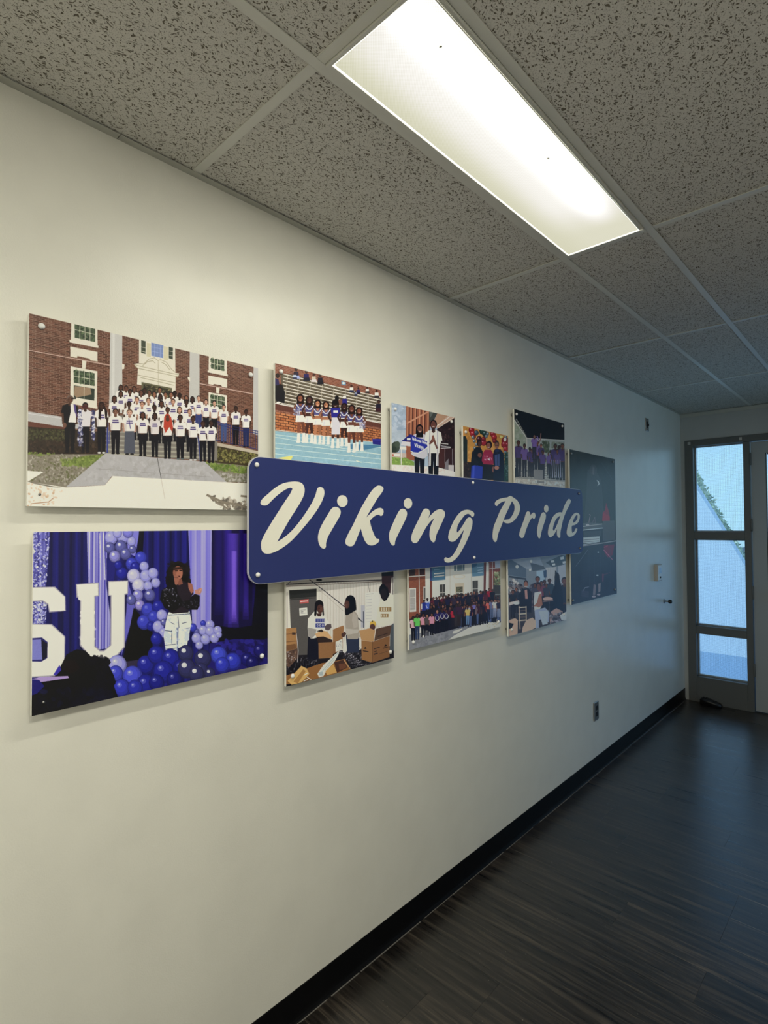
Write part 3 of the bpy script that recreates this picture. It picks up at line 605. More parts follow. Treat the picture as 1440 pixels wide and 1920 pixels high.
def paint_stage():
    c = Canvas('stage', 40, 980, 3.0, 1500, (40, 34, 132))
    c.r(0, 0, 1440, 1140, folds((15, 14, 60), (36, 34, 122), 0.030))
    # silver curtain strips
    def silver(pts, seed, dark=(60, 58, 128), light=(214, 214, 236)):
        c.p(pts, folds(dark, (122, 120, 184), 0.008, seed, .8, seed)); A, B, C, D = pts
        c.speck(pts, [light, (172, 172, 210), (44, 42, 100)], 260, 6, seed)
    silver([(60, 40), (162, 48), (140, 360), (60, 360)], 3); silver([(66, 440), (150, 445), (140, 572), (62, 572)], 4)
    c.p([(160, 50), (375, 46), (370, 760), (130, 760)], folds((14, 14, 60), (32, 32, 112), 0.022, 1))
    c.p([(368, 44), (486, 44), (478, 345), (520, 700), (402, 720), (376, 330)], folds((70, 64, 150), (176, 172, 214), 0.0072, 2, .7)); c.l([(385, 50), (382, 340)], 4, (206, 204, 232)); c.l([(440, 60), (446, 320)], 3, (222, 220, 240)); c.l([(462, 60), (470, 320)], 5, (196, 196, 226))
    c.p([(478, 200), (530, 230), (520, 330), (480, 335)], (34, 32, 110)); c.p([(590, 45), (665, 45), (640, 190), (600, 170)], (120, 116, 190)); c.p([(600, 330), (640, 480), (560, 760), (590, 500)], (96, 92, 168))
    c.p([(662, 44), (690, 44), (682, 190), (650, 190)], (14, 12, 34))
    c.p([(690, 44), (942, 42), (940, 700), (730, 700), (720, 400)], folds((15, 14, 64), (38, 35, 128), 0.026, 2))
    c.p([(938, 42), (1072, 42), (1066, 600), (962, 600)], folds((112, 106, 188), (160, 154, 216), 0.026, 1.2, .5))
    # dark right stage with soft streaks of violet light
    def dark(X, Y):
        A = c.b[0]
        v = 0.10+0*X; t = np.clip(v, 0, 1)[..., None]; return np.array((22, 12, 62))+0*X[..., None]
    c.p([(1070, 42), (1392, 42), (1392, 640), (1066, 640)], dark)
    for x, w, top, bot, col in ((1110, 28, 40, 520, (34, 20, 100)), (1160, 26, 40, 590, (52, 32, 132)), (1192, 34, 60, 588, (84, 58, 164)), (1196, 16, 160, 560, (122, 92, 196)), (1262, 20, 60, 545, (60, 38, 140)), (1308, 12, 200, 520, (34, 20, 96)), (1236, 14, 40, 500, (34, 22, 100))):
        for k in range(6): s = 1-k/6; c.p([(x-w*s, top), (x+w*s, top), (x+w*s*.9, bot-20*k), (x-w*s*.9, bot-20*k)], col, .30)
    c.p([(1320, 330), (1392, 330), (1392, 640), (1290, 640)], (8, 6, 18), .8); c.p([(1066, 570), (1200, 596), (1392, 560), (1392, 690), (1060, 700)], (10, 7, 22), .95)
    c.p([(1060, 680), (1200, 655), (1392, 660), (1392, 830), (1040, 880)], (36, 28, 104)); c.speck([(1100, 670), (1392, 660), (1392, 780), (1100, 800)], [(46, 38, 130), (26, 20, 76)], 120, 16, 31)
    c.p([(632, 478), (735, 600), (740, 770), (565, 785), (600, 640)], (9, 8, 16))
    c.p([(560, 785), (740, 760), (700, 810), (570, 830)], (54, 46, 70))
    # letters standing on the stage
    cr = (228, 220, 196); sh = (150, 144, 150)
    c.p([(50, 362), (190, 360), (248, 416), (250, 497), (156, 505), (148, 462), (118, 442), (50, 446)], sh); c.p([(50, 366), (184, 364), (244, 418), (244, 493), (160, 499), (152, 456), (120, 436), (50, 440)], cr)
    c.p([(50, 568), (172, 570), (247, 640), (245, 806), (184, 866), (50, 872)], sh); c.p([(50, 573), (168, 575), (242, 642), (240, 800), (180, 858), (50, 866)], cr)
    c.p([(50, 650), (116, 646), (148, 672), (146, 762), (112, 782), (50, 780)], (44, 40, 104)); c.p([(54, 660), (112, 656), (118, 680), (118, 770), (54, 772)], (118, 118, 176)); c.p([(112, 656), (146, 680), (144, 755), (118, 776)], (22, 20, 44))
    c.p([(306, 345), (436, 336), (438, 414), (416, 416), (416, 694), (442, 718), (464, 718), (500, 688), (502, 414), (488, 412), (486, 328), (602, 324), (600, 402), (584, 406), (582, 700), (520, 772), (398, 772), (328, 690), (330, 420), (310, 422)], sh)
    c.p([(312, 350), (430, 341), (432, 408), (410, 411), (410, 698), (440, 724), (466, 724), (506, 690), (507, 408), (493, 406), (492, 334), (597, 330), (595, 396), (579, 400), (577, 696), (518, 764), (400, 764), (334, 686), (336, 414), (316, 416)], cr)
    c.speck([(330, 420), (410, 420), (410, 690), (334, 680)], [(216, 212, 198), (234, 230, 214)], 40, 12, 33)
    LB, MB_, DB, CH = (150, 148, 214), (60, 66, 170), (34, 38, 140), (92, 92, 150)
    for x, y, r, col in [(505, 85, 36, LB), (572, 78, 36, LB), (620, 105, 26, LB), (540, 60, 26, LB), (600, 55, 30, (120, 118, 196)), (497, 142, 30, CH), (560, 135, 34, CH), (525, 190, 32, (130, 126, 184)), (586, 176, 32, CH), (625, 150, 22, CH), (672, 198, 34, MB_), (620, 232, 34, MB_), (565, 285, 34, DB), (640, 250, 28, DB), (545, 240, 24, DB),
                          (690, 246, 26, LB), (632, 300, 38, (176, 172, 226)), (700, 300, 34, LB), (740, 285, 30, LB), (755, 338, 26, LB), (658, 352, 36, (182, 178, 228)), (712, 356, 26, LB), (655, 408, 30, (130, 126, 184)), (722, 408, 32, CH), (618, 434, 28, CH), (666, 464, 28, (140, 130, 186)), (712, 490, 38, MB_), (770, 475, 36, DB), (690, 560, 40, MB_), (745, 530, 34, MB_), (790, 520, 30, LB), (730, 582, 26, DB),
                          (770, 585, 32, LB), (800, 560, 18, CH), (800, 620, 26, LB), (760, 655, 34, DB)]: c.ball(x, y, r, col, .45 if col in (CH, (130, 126, 184), (140, 130, 186)) else .12)
    for x, y, r, col in [(1060, 575, 26, LB), (1022, 566, 16, MB_), (1022, 606, 26, LB), (1062, 612, 28, LB), (1103, 606, 24, LB), (985, 612, 16, CH), (985, 650, 28, LB), (1035, 655, 28, LB), (1085, 650, 26, LB), (1000, 690, 22, LB), (1110, 630, 18, LB), (965, 590, 22, MB_)]: c.ball(x, y, r, col, .2)
    # singer
    c.p([(826, 505), (945, 495), (958, 560), (940, 640), (930, 700), (880, 705), (878, 722), (812, 722), (800, 640), (812, 560)], (204, 210, 220)); c.p([(872, 590), (884, 590), (880, 720), (874, 720)], (120, 128, 150)); c.p([(805, 600), (848, 606), (846, 680), (806, 670)], (186, 194, 208)); c.p([(918, 595), (946, 590), (944, 660), (920, 670)], (184, 190, 206))
    for q in ([(828, 520), (955, 512)], [(806, 606), (846, 612)], [(806, 690), (868, 684)], [(812, 712), (870, 706)], [(880, 530), (886, 590)], [(846, 606), (846, 680)], [(840, 560), (860, 572)], [(905, 566), (930, 560)], [(918, 596), (946, 592)]): c.l(q, 3.5, (62, 68, 92))
    c.speck([(812, 520), (950, 510), (935, 700), (812, 715)], [(224, 228, 236), (176, 184, 200)], 60, 6, 40)
    c.e(880, 285, 62, 66, (16, 12, 14)); c.speck([(820, 225), (940, 225), (945, 350), (815, 350)], [(20, 14, 16), (34, 24, 26)], 160, 12, 41); c.p([(822, 300), (850, 300), (850, 370), (815, 352)], (18, 13, 15)); c.p([(905, 290), (940, 300), (936, 340), (910, 335)], (18, 13, 15))
    c.p([(862, 330), (910, 330), (940, 345), (962, 350), (968, 400), (950, 420), (940, 505), (850, 512), (828, 500), (838, 400)], (40, 30, 40)); c.p([(936, 335), (960, 345), (970, 385), (955, 400), (940, 370)], (150, 96, 78)); c.p([(868, 318), (902, 318), (908, 345), (886, 352), (868, 340)], (128, 80, 64))
    c.e(880, 282, 28, 38, (140, 90, 70)); c.e(888, 292, 18, 26, (164, 108, 84), .8); c.r(864, 268, 880, 274, (40, 22, 20)); c.r(888, 266, 904, 272, (40, 22, 20)); c.e(884, 302, 9, 4, (90, 40, 40)); c.p([(850, 252), (906, 248), (902, 262), (856, 268)], (60, 38, 30))
    c.e(862, 316, 16, 20, (26, 22, 26)); c.p([(856, 296), (882, 298), (888, 322), (876, 350), (864, 350)], (150, 98, 78)); c.l([(858, 306), (880, 310)], 3, (100, 60, 48))
    jk = (18, 16, 20); c.p([(846, 340), (872, 352), (880, 400), (905, 440), (990, 430), (1002, 460), (990, 490), (940, 490), (900, 470), (850, 505), (805, 480), (780, 430), (790, 380)], jk); c.p([(975, 400), (1003, 410), (1002, 470), (965, 488), (940, 460), (950, 420)], jk)
    c.speck([(795, 370), (860, 370), (900, 470), (800, 470)], [(92, 88, 100), (54, 50, 60), (130, 126, 138)], 60, 4, 42); c.speck([(900, 440), (995, 430), (995, 480), (905, 475)], [(92, 88, 100), (54, 50, 60)], 50, 4, 43)
    c.p([(978, 400), (976, 378), (990, 376), (1000, 368), (1016, 368), (1012, 392), (1002, 406)], (176, 124, 104)); c.l([(1000, 390), (1014, 370)], 4, (196, 144, 122))
    # balloons along the front and the dark audience
    for x, y, r, col in [(540, 800, 52, LB), (700, 800, 50, DB), (760, 745, 50, DB), (840, 765, 52, DB), (800, 840, 60, DB), (900, 820, 50, (30, 32, 128)), (625, 865, 56, (72, 78, 190)), (530, 850, 44, (62, 68, 176)), (565, 930, 48, (52, 58, 168)), (700, 910, 54, DB), (640, 930, 44, (44, 50, 156)), (1190, 780, 46, (52, 60, 170)), (1110, 745, 46, (66, 76, 184)), (1130, 800, 42, (52, 60, 170)), (1270, 770, 36, (30, 28, 110)), (1340, 720, 34, (30, 26, 104)), (1300, 790, 38, (26, 24, 96)), (860, 880, 44, (28, 30, 116)), (760, 900, 44, (28, 32, 124))]: c.ball(x, y, r, col, .18)
    for x, y, r in [(925, 735, 44), (1020, 765, 48), (930, 820, 52), (1010, 830, 40), (985, 850, 44), (1060, 848, 30)]: c.ball(x, y, r, (54, 54, 96), .7)
    bk = (10, 9, 18)
    c.p([(50, 880), (190, 862), (225, 800), (255, 740), (310, 712), (360, 720), (390, 752), (440, 755), (490, 800), (520, 860), (520, 920), (545, 985), (300, 1060), (50, 1095)], bk); c.speck([(370, 740), (480, 760), (525, 930), (400, 960)], [bk, (16, 14, 26)], 120, 16, 50)
    c.p([(180, 855), (215, 800), (225, 830), (195, 860)], (60, 50, 150)); c.p([(54, 880), (110, 868), (262, 862), (268, 874), (120, 896), (58, 900)], (176, 150, 196), .9); c.p([(50, 880), (100, 885), (130, 920), (90, 960), (50, 975)], (28, 26, 104)); c.p([(240, 780), (300, 770), (330, 820), (280, 850), (235, 830)], (26, 15, 18))
    c.speck([(80, 940), (480, 940), (500, 1000), (80, 1060)], [(20, 20, 44), (14, 12, 28)], 60, 22, 51); c.e(125, 950, 24, 14, (22, 22, 56))
    return c.done((202, 199, 180))
def paint_cheer():
    c = Canvas('cheer', 500, 670, 6.261, 1500, (120, 170, 180))
    c.p([(80, 60), (1360, 60), (1360, 900), (80, 900)], bricks((112, 66, 48), (148, 92, 66), h=0.005, w=0.014, mortar=(150, 116, 92)))
    # bleachers
    c.p([(160, 190), (300, 200), (700, 310), (1350, 470), (1350, 800), (1150, 760), (95, 560), (95, 480), (190, 480)], (98, 88, 68))
    c.speck([(200, 230), (1340, 470), (1340, 760), (200, 540)], [(112, 104, 80), (78, 70, 54), (130, 122, 98)], 300, 16, 1)
    for k in range(10):
        y0 = 195+k*38; c.l([(200-k*3, y0), (760, y0+138-k*2), (1345, y0+275-k*6)], 9, (214, 206, 178)); c.l([(200-k*3, y0+9), (760, y0+147-k*2), (1345, y0+284-k*6)], 5, (128, 118, 92))
    for k in range(8): c.l([(250+k*135, 215+k*34), (205+k*140, 520+k*38)], 5, (186, 178, 150))
    c.p([(90, 535), (700, 660), (1350, 770), (1350, 830), (700, 720), (90, 610)], (104, 66, 52)); c.l([(92, 538), (700, 655), (1350, 772)], 10, (222, 214, 190))
    for k in range(42): x = 100+k*30; c.l([(x, 555+(x-92)*.19), (x, 610+(x-92)*.18)], 2, (84, 52, 42))
    c.p([(90, 640), (700, 745), (1350, 850), (1350, 1010), (700, 930), (90, 860)], bricks((168, 104, 62), (192, 128, 80), h=0.0085, w=0.020, mortar=(86, 52, 38)))
    c.l([(90, 850), (700, 925), (1350, 1005)], 8, (206, 196, 170))
    # track
    c.p([(80, 858), (700, 930), (1350, 1010), (1350, 1400), (80, 1400)], (138, 172, 170)); c.speck([(90, 880), (1340, 1020), (1340, 1300), (90, 1200)], [(146, 180, 178), (130, 165, 165)], 160, 18, 2)
    for y0, y1 in ((905, 1060), (935, 1140), (1005, 1140), (1062, 1195), (1130, 1250)): c.l([(92, y0), (1345, y1)], 6, (206, 224, 214), .9)
    c.l([(1000, 1150), (1040, 1165)], 6, (224, 226, 170)); c.l([(1050, 1210), (1110, 1232)], 8, (224, 226, 170)); c.p([(130, 1180), (300, 1155), (306, 1165), (285, 1205), (200, 1200)], (226, 208, 110))
    c.p([(900, 1010), (1345, 1035), (1345, 1045), (1130, 1090), (1000, 1080)], (62, 110, 134), .8)
    # spectators
    def fan(x, y, s, sh, pn, sk=(84, 56, 44)):
        c.e(x, y, s*.26, s*.34, (36, 28, 28)); c.e(x, y+s*.07, s*.19, s*.25, sk); c.p([(x-s*.45, y+s*.4), (x+s*.45, y+s*.4), (x+s*.5, y+s*1.2), (x-s*.5, y+s*1.2)], sh); c.p([(x-s*.5, y+s*1.1), (x+s*.6, y+s*1.1), (x+s*.7, y+s*1.7), (x-s*.6, y+s*1.7)], pn)
    for a in ((345, 145, 62, (52, 46, 66), (150, 160, 190)), (330, 190, 40, (176, 186, 206), (60, 60, 80)), (465, 170, 62, (48, 40, 90), (40, 38, 52)), (552, 205, 50, (196, 182, 150), (206, 196, 178)), (628, 215, 60, (42, 38, 48), (36, 34, 40)), (995, 335, 44, (222, 216, 200), (52, 56, 76)), (1075, 365, 40, (52, 44, 96), (44, 40, 60)), (1045, 400, 30, (128, 134, 150), (60, 62, 76)), (1180, 355, 40, (214, 206, 186), (70, 62, 56)), (1290, 395, 48, (222, 218, 204), (60, 54, 56)), (1315, 520, 70, (42, 36, 50), (70, 40, 44))): fan(*a)
    c.p([(876, 280), (928, 290), (926, 330), (878, 318)], (96, 150, 170)); c.e(902, 302, 16, 14, (206, 220, 220))
    c.e(128, 215, 24, 30, (52, 38, 34)); c.p([(100, 240), (140, 260), (150, 330), (100, 360)], (56, 50, 84)); c.p([(100, 330), (185, 320), (215, 420), (210, 540), (120, 520), (100, 480)], (34, 32, 34)); c.e(160, 340, 24, 26, (38, 30, 30)); c.l([(100, 540), (280, 570)], 8, (214, 206, 184)); c.e(140, 530, 26, 12, (226, 222, 206))
    # player in blue behind, raised arms
    c.e(824, 480, 24, 34, (30, 26, 28)); c.p([(840, 500), (900, 490), (900, 560), (840, 560)], (120, 84, 66)); c.e(912, 466, 20, 16, (224, 218, 206)); c.p([(885, 490), (940, 485), (945, 560), (890, 560)], (52, 46, 116))
    # cheerleaders
    def cheer(x, top, bot, sk, lean=0, pom=None):
        H = bot-top; u = H/7.6; sk = np.array(sk, float)
        hip = top+H*.47
        for sg in (-1, 1):
            fx = x+lean+sg*u*.42
            c.p([(x+sg*u*.12+lean*.3-u*.3, hip), (x+sg*u*.12+lean*.3+u*.36, hip), (fx+u*.22, top+H*.74), (fx+u*.16, top+H*.86), (fx-u*.16, top+H*.86), (fx-u*.24, top+H*.72)], sk*(1 if sg < 0 else .84))
            c.p([(fx-u*.2, top+H*.80), (fx+u*.2, top+H*.80), (fx+u*.26, bot), (fx-u*.3, bot)], (228, 222, 208)); c.e(fx-u*.05, bot-u*.1, u*.34, u*.18, (226, 220, 206))
        c.e(x, top+u*.55, u*.62, u*.72, (40, 26, 24)); c.p([(x-u*.55, top+u*.5), (x+u*.55, top+u*.5), (x+u*.62, top+u*1.9), (x-u*.62, top+u*1.9)], (40, 26, 24))
        for sg in (-1, 1): c.l([(x+sg*u*.7, top+u*1.6), (x+sg*u*1.15, top+u*2.4), (x+sg*u*.75, top+u*3.2)], u*.3, sk*.9)
        c.p([(x-u*.7, top+u*1.45), (x+u*.7, top+u*1.45), (x+u*.6, top+u*2.6), (x-u*.6, top+u*2.6)], (84, 82, 122)); c.p([(x-u*.35, top+u*1.4), (x+u*.35, top+u*1.4), (x+u*.1, top+u*1.85), (x-u*.1, top+u*1.85)], sk)
        c.l([(x-u*.65, top+u*1.5), (x-u*.2, top+u*2.1), (x+u*.2, top+u*2.1), (x+u*.65, top+u*1.5)], u*.14, (226, 222, 214)); c.p([(x-u*.6, top+u*2.55), (x+u*.6, top+u*2.55), (x+u*.6, top+u*2.72), (x-u*.6, top+u*2.72)], (222, 220, 214))
        c.p([(x-u*.52, top+u*2.7), (x+u*.52, top+u*2.7), (x+u*.58, hip-u*.1), (x-u*.58, hip-u*.1)], sk*.95)
        c.p([(x-u*.64, hip-u*.35), (x+u*.64, hip-u*.35), (x+u*.82+lean*.2, hip+u*.75), (x-u*.82+lean*.2, hip+u*.75)], (228, 222, 206)); c.l([(x-u*.3, hip), (x-u*.4, hip+u*.7)], u*.08, (190, 186, 190))
        c.e(x, top+u*.6, u*.36, u*.48, sk); c.e(x+u*.12, top+u*.68, u*.2, u*.32, np.minimum(sk*1.15, 255), .7); c.r(x-u*.22, top+u*.5, x-u*.06, top+u*.6, sk*.35); c.r(x+u*.06, top+u*.5, x+u*.22, top+u*.6, sk*.35); c.r(x-u*.12, top+u*.84, x+u*.12, top+u*.9, (226, 210, 200))
        if pom: c.speck([(pom[0]-35, pom[1]-35), (pom[0]+35, pom[1]-35), (pom[0]+35, pom[1]+45), (pom[0]-35, pom[1]+45)], [(206, 204, 206), (150, 150, 160), (104, 104, 120)], 70, 9, int(pom[0]))
    cheer(395, 440, 998, (134, 84, 60), 10, (355, 640)); cheer(500, 462, 1000, (84, 54, 44)); cheer(598, 505, 1012, (178, 122, 84)); cheer(696, 522, 1018, (170, 116, 80))
    cheer(806, 512, 1060, (82, 56, 46)); c.p([(752, 590), (862, 590), (856, 712), (760, 712)], (50, 46, 126)); c.r(782, 622, 836, 650, (206, 206, 216)); c.p([(762, 705), (856, 705), (860, 905), (760, 905)], (200, 196, 188)); c.e(806, 528, 40, 34, (28, 22, 24))
    cheer(910, 545, 1040, (74, 48, 40)); cheer(997, 565, 1112, (112, 68, 50)); cheer(1085, 592, 1095, (122, 76, 54), 6, (1120, 790))
    c.p([(1240, 955), (1338, 955), (1338, 1028), (1245, 1018)], (46, 44, 118)); c.p([(1240, 960), (1338, 962), (1338, 975), (1242, 972)], (70, 70, 150))
    return c.done((206, 204, 180))

def paint_banner():
    c = Canvas('banner', 720, 740, 6.0, 1500, (150, 165, 165))
    c.r(70, 80, 820, 700, (142, 156, 158)); c.speck([(90, 100), (250, 130), (250, 600), (90, 600)], [(150, 164, 166), (166, 176, 174), (132, 148, 154)], 160, 26, 1); c.p([(90, 400), (250, 400), (250, 640), (90, 640)], (164, 172, 164), .5)
    c.p([(248, 120), (520, 180), (600, 210), (480, 420), (360, 480), (340, 745), (246, 720)], (140, 88, 62))
    for k, x in enumerate((262, 300, 345, 395, 440, 490)): c.p([(x, 125+k*10), (x+14, 130+k*10), (x+10, 520), (x-4, 520)], (176, 124, 88)); c.p([(x+16, 130+k*10), (x+28, 134+k*10), (x+22, 520), (x+10, 520)], (92, 54, 42))
    c.l([(262, 320), (500, 190)], 18, (176, 130, 98)); c.p([(508, 182), (600, 208), (560, 290), (508, 300)], (66, 70, 62)); c.p([(508, 182), (560, 194), (520, 260)], (92, 98, 88))
    c.p([(600, 208), (800, 250), (800, 262), (600, 380), (560, 300)], (160, 128, 98)); c.p([(720, 236), (800, 252), (598, 372), (592, 350)], (178, 150, 124)); c.l([(742, 244), (596, 352)], 6, (214, 206, 190)); c.l([(785, 256), (606, 378)], 4, (220, 214, 200))
    c.p([(800, 258), (800, 885), (700, 860), (600, 820), (596, 385)], (44, 28, 28)); c.p([(600, 590), (690, 600), (690, 830), (610, 815)], (74, 42, 36)); c.p([(690, 600), (800, 600), (800, 830), (690, 830)], (58, 34, 32)); c.speck([(620, 400), (790, 330), (790, 560), (620, 560)], [(60, 38, 36), (32, 20, 22), (84, 60, 54)], 80, 10, 3)
    c.l([(640, 548), (720, 556)], 7, (200, 198, 190)); c.l([(640, 575), (745, 590), (744, 598), (640, 602)], 6, (190, 188, 180)); c.l([(685, 610), (685, 780)], 4, (150, 146, 140)); c.l([(770, 610), (772, 790)], 5, (160, 156, 150)); c.p([(720, 790), (785, 792), (785, 868), (722, 858)], (178, 172, 158)); c.p([(690, 760), (725, 720), (725, 850), (680, 840)], (120, 116, 112))
    c.e(130, 590, 48, 62, (62, 72, 58)); c.e(110, 620, 34, 40, (50, 60, 48)); c.e(150, 560, 30, 36, (74, 84, 68)); c.p([(88, 650), (250, 660), (250, 715), (88, 700)], (176, 160, 140)); c.r(92, 665, 180, 690, (206, 198, 182)); c.r(92, 668, 110, 690, (170, 96, 70))
    c.p([(86, 700), (250, 712), (340, 755), (340, 800), (86, 790)], (116, 142, 66)); c.speck([(90, 705), (250, 715), (330, 790), (90, 785)], [(130, 156, 74), (96, 122, 56), (148, 168, 92)], 140, 8, 4)
    c.p([(84, 786), (360, 798), (600, 815), (800, 868), (805, 920), (84, 920)], (206, 194, 172)); c.speck([(90, 800), (600, 820), (780, 880), (90, 860)], [(216, 206, 186), (190, 178, 156)], 60, 16, 5)
    c.l([(180, 600), (184, 780)], 5, (178, 174, 164)); c.l([(196, 600), (196, 785)], 8, (206, 204, 192)); c.p([(180, 582), (250, 586), (252, 622), (182, 616)], (206, 204, 196))
    c.person(400, 340, 1010, (92, 62, 50), (22, 18, 22), (176, 172, 166), (26, 24, 30), w=1.05, long=True, arms='x'); c.p([(370, 400), (440, 400), (440, 480), (360, 480)], (24, 20, 24)); c.e(404, 392, 24, 38, (112, 74, 58)); c.l([(385, 385), (424, 387)], 4, (30, 26, 28)); c.l([(394, 412), (414, 413)], 4, (222, 210, 200))
    c.p([(300, 660), (480, 600), (490, 690), (440, 725), (330, 690)], (178, 176, 168))
    # banner arrow with lettering
    bl = (42, 52, 134)
    c.p([(292, 445), (345, 462), (350, 600), (296, 560), (298, 530), (196, 522)], (34, 40, 108)); c.p([(200, 524), (298, 534), (298, 582), (190, 568)], (186, 184, 176)); c.r(258, 488, 298, 512, (200, 204, 214))
    c.p([(312, 458), (400, 492), (498, 512), (506, 575), (440, 620), (380, 652), (330, 646), (298, 630)], bl); c.p([(298, 628), (332, 646), (382, 652), (442, 618), (500, 580), (500, 592), (440, 632), (380, 664), (328, 658), (298, 640)], (196, 200, 214))
    def word(txt, x, y, w, h, slope, wt):
        """tiny serif-less strokes for each character of the banner"""
        S = {'W': [[(0, 0), (.25, 1), (.5, .3), (.75, 1), (1, 0)]], 'H': [[(.1, 0), (.1, 1)], [(.9, 0), (.9, 1)], [(.1, .5), (.9, .5)]], 'V': [[(0, 0), (.5, 1), (1, 0)]],
             'e': [[(.1, .65), (.9, .65), (.8, .35), (.5, .3), (.1, .5), (.15, .9), (.5, 1), (.9, .92)]], 'l': [[(.5, 0), (.5, 1)]], 'c': [[(.9, .4), (.5, .3), (.1, .6), (.4, 1), (.9, .92)]], 'o': [[(.5, .3), (.1, .6), (.5, 1), (.9, .65), (.5, .3)]],
             'm': [[(.05, .3), (.05, 1)], [(.05, .4), (.4, .35), (.5, 1)], [(.5, .45), (.85, .35), (.95, 1)]], 'i': [[(.5, .4), (.5, 1)], [(.5, .1), (.5, .22)]], 'k': [[(.1, 0), (.1, 1)], [(.9, .35), (.1, .68), (.9, 1)]],
             'n': [[(.1, .3), (.1, 1)], [(.1, .45), (.7, .32), (.9, 1)]], 'g': [[(.9, .35), (.2, .4), (.2, .85), (.85, .8)], [(.9, .35), (.85, 1.25), (.2, 1.25)]], 's': [[(.85, .38), (.3, .35), (.3, .62), (.8, .7), (.7, 1), (.1, .95)]]}
        wd = {'l': .45, 'i': .45, 'W': 1.5, 'm': 1.45, ' ': .6, 'H': 1.15, 'V': 1.2}; tot = sum(wd.get(ch, 1) for ch in txt); cx = 0
        for ch in txt:
            cw = wd.get(ch, 1)*w/tot
            for st in S.get(ch, []): c.l([(x+cx+(a*.78+.08)*cw, y+slope*(cx+a*cw)+b*h) for a, b in st], wt, (222, 224, 226))
            cx += cw
    word('Welcome Home', 318, 478, 176, 32, .30, 5); word('Vikings', 344, 545, 104, 38, .30, 6)
    # tall person
    c.person(556, 288, 1060, (92, 60, 48), (32, 24, 26), (212, 210, 204), (22, 20, 26), w=.95, arms='x')
    c.p([(500, 408), (532, 396), (526, 800), (500, 802), (505, 600)], (196, 194, 192)); c.p([(590, 398), (612, 410), (640, 520), (612, 680), (612, 802), (584, 800), (590, 660)], (196, 194, 192)); c.p([(498, 405), (524, 398), (500, 520), (470, 500), (480, 440)], (206, 204, 200)); c.p([(606, 405), (628, 440), (642, 540), (612, 545)], (206, 204, 200))
    c.l([(516, 402), (508, 800)], 4, (70, 62, 110)); c.l([(600, 402), (602, 800)], 4, (70, 62, 110)); c.p([(545, 480), (555, 455), (566, 480), (600, 590), (610, 600), (590, 610), (556, 530), (520, 560), (505, 555)], (104, 68, 54)); c.p([(538, 470), (552, 450), (562, 470), (558, 520), (540, 520)], (124, 82, 64))
    c.e(554, 340, 26, 44, (104, 68, 54)); c.l([(534, 330), (576, 332)], 5, (22, 20, 24)); c.l([(543, 360), (566, 361)], 5, (226, 214, 204)); c.p([(530, 370), (578, 372), (570, 405), (556, 412), (540, 402)], (44, 30, 28), .7)
    return c.done((190, 190, 168))

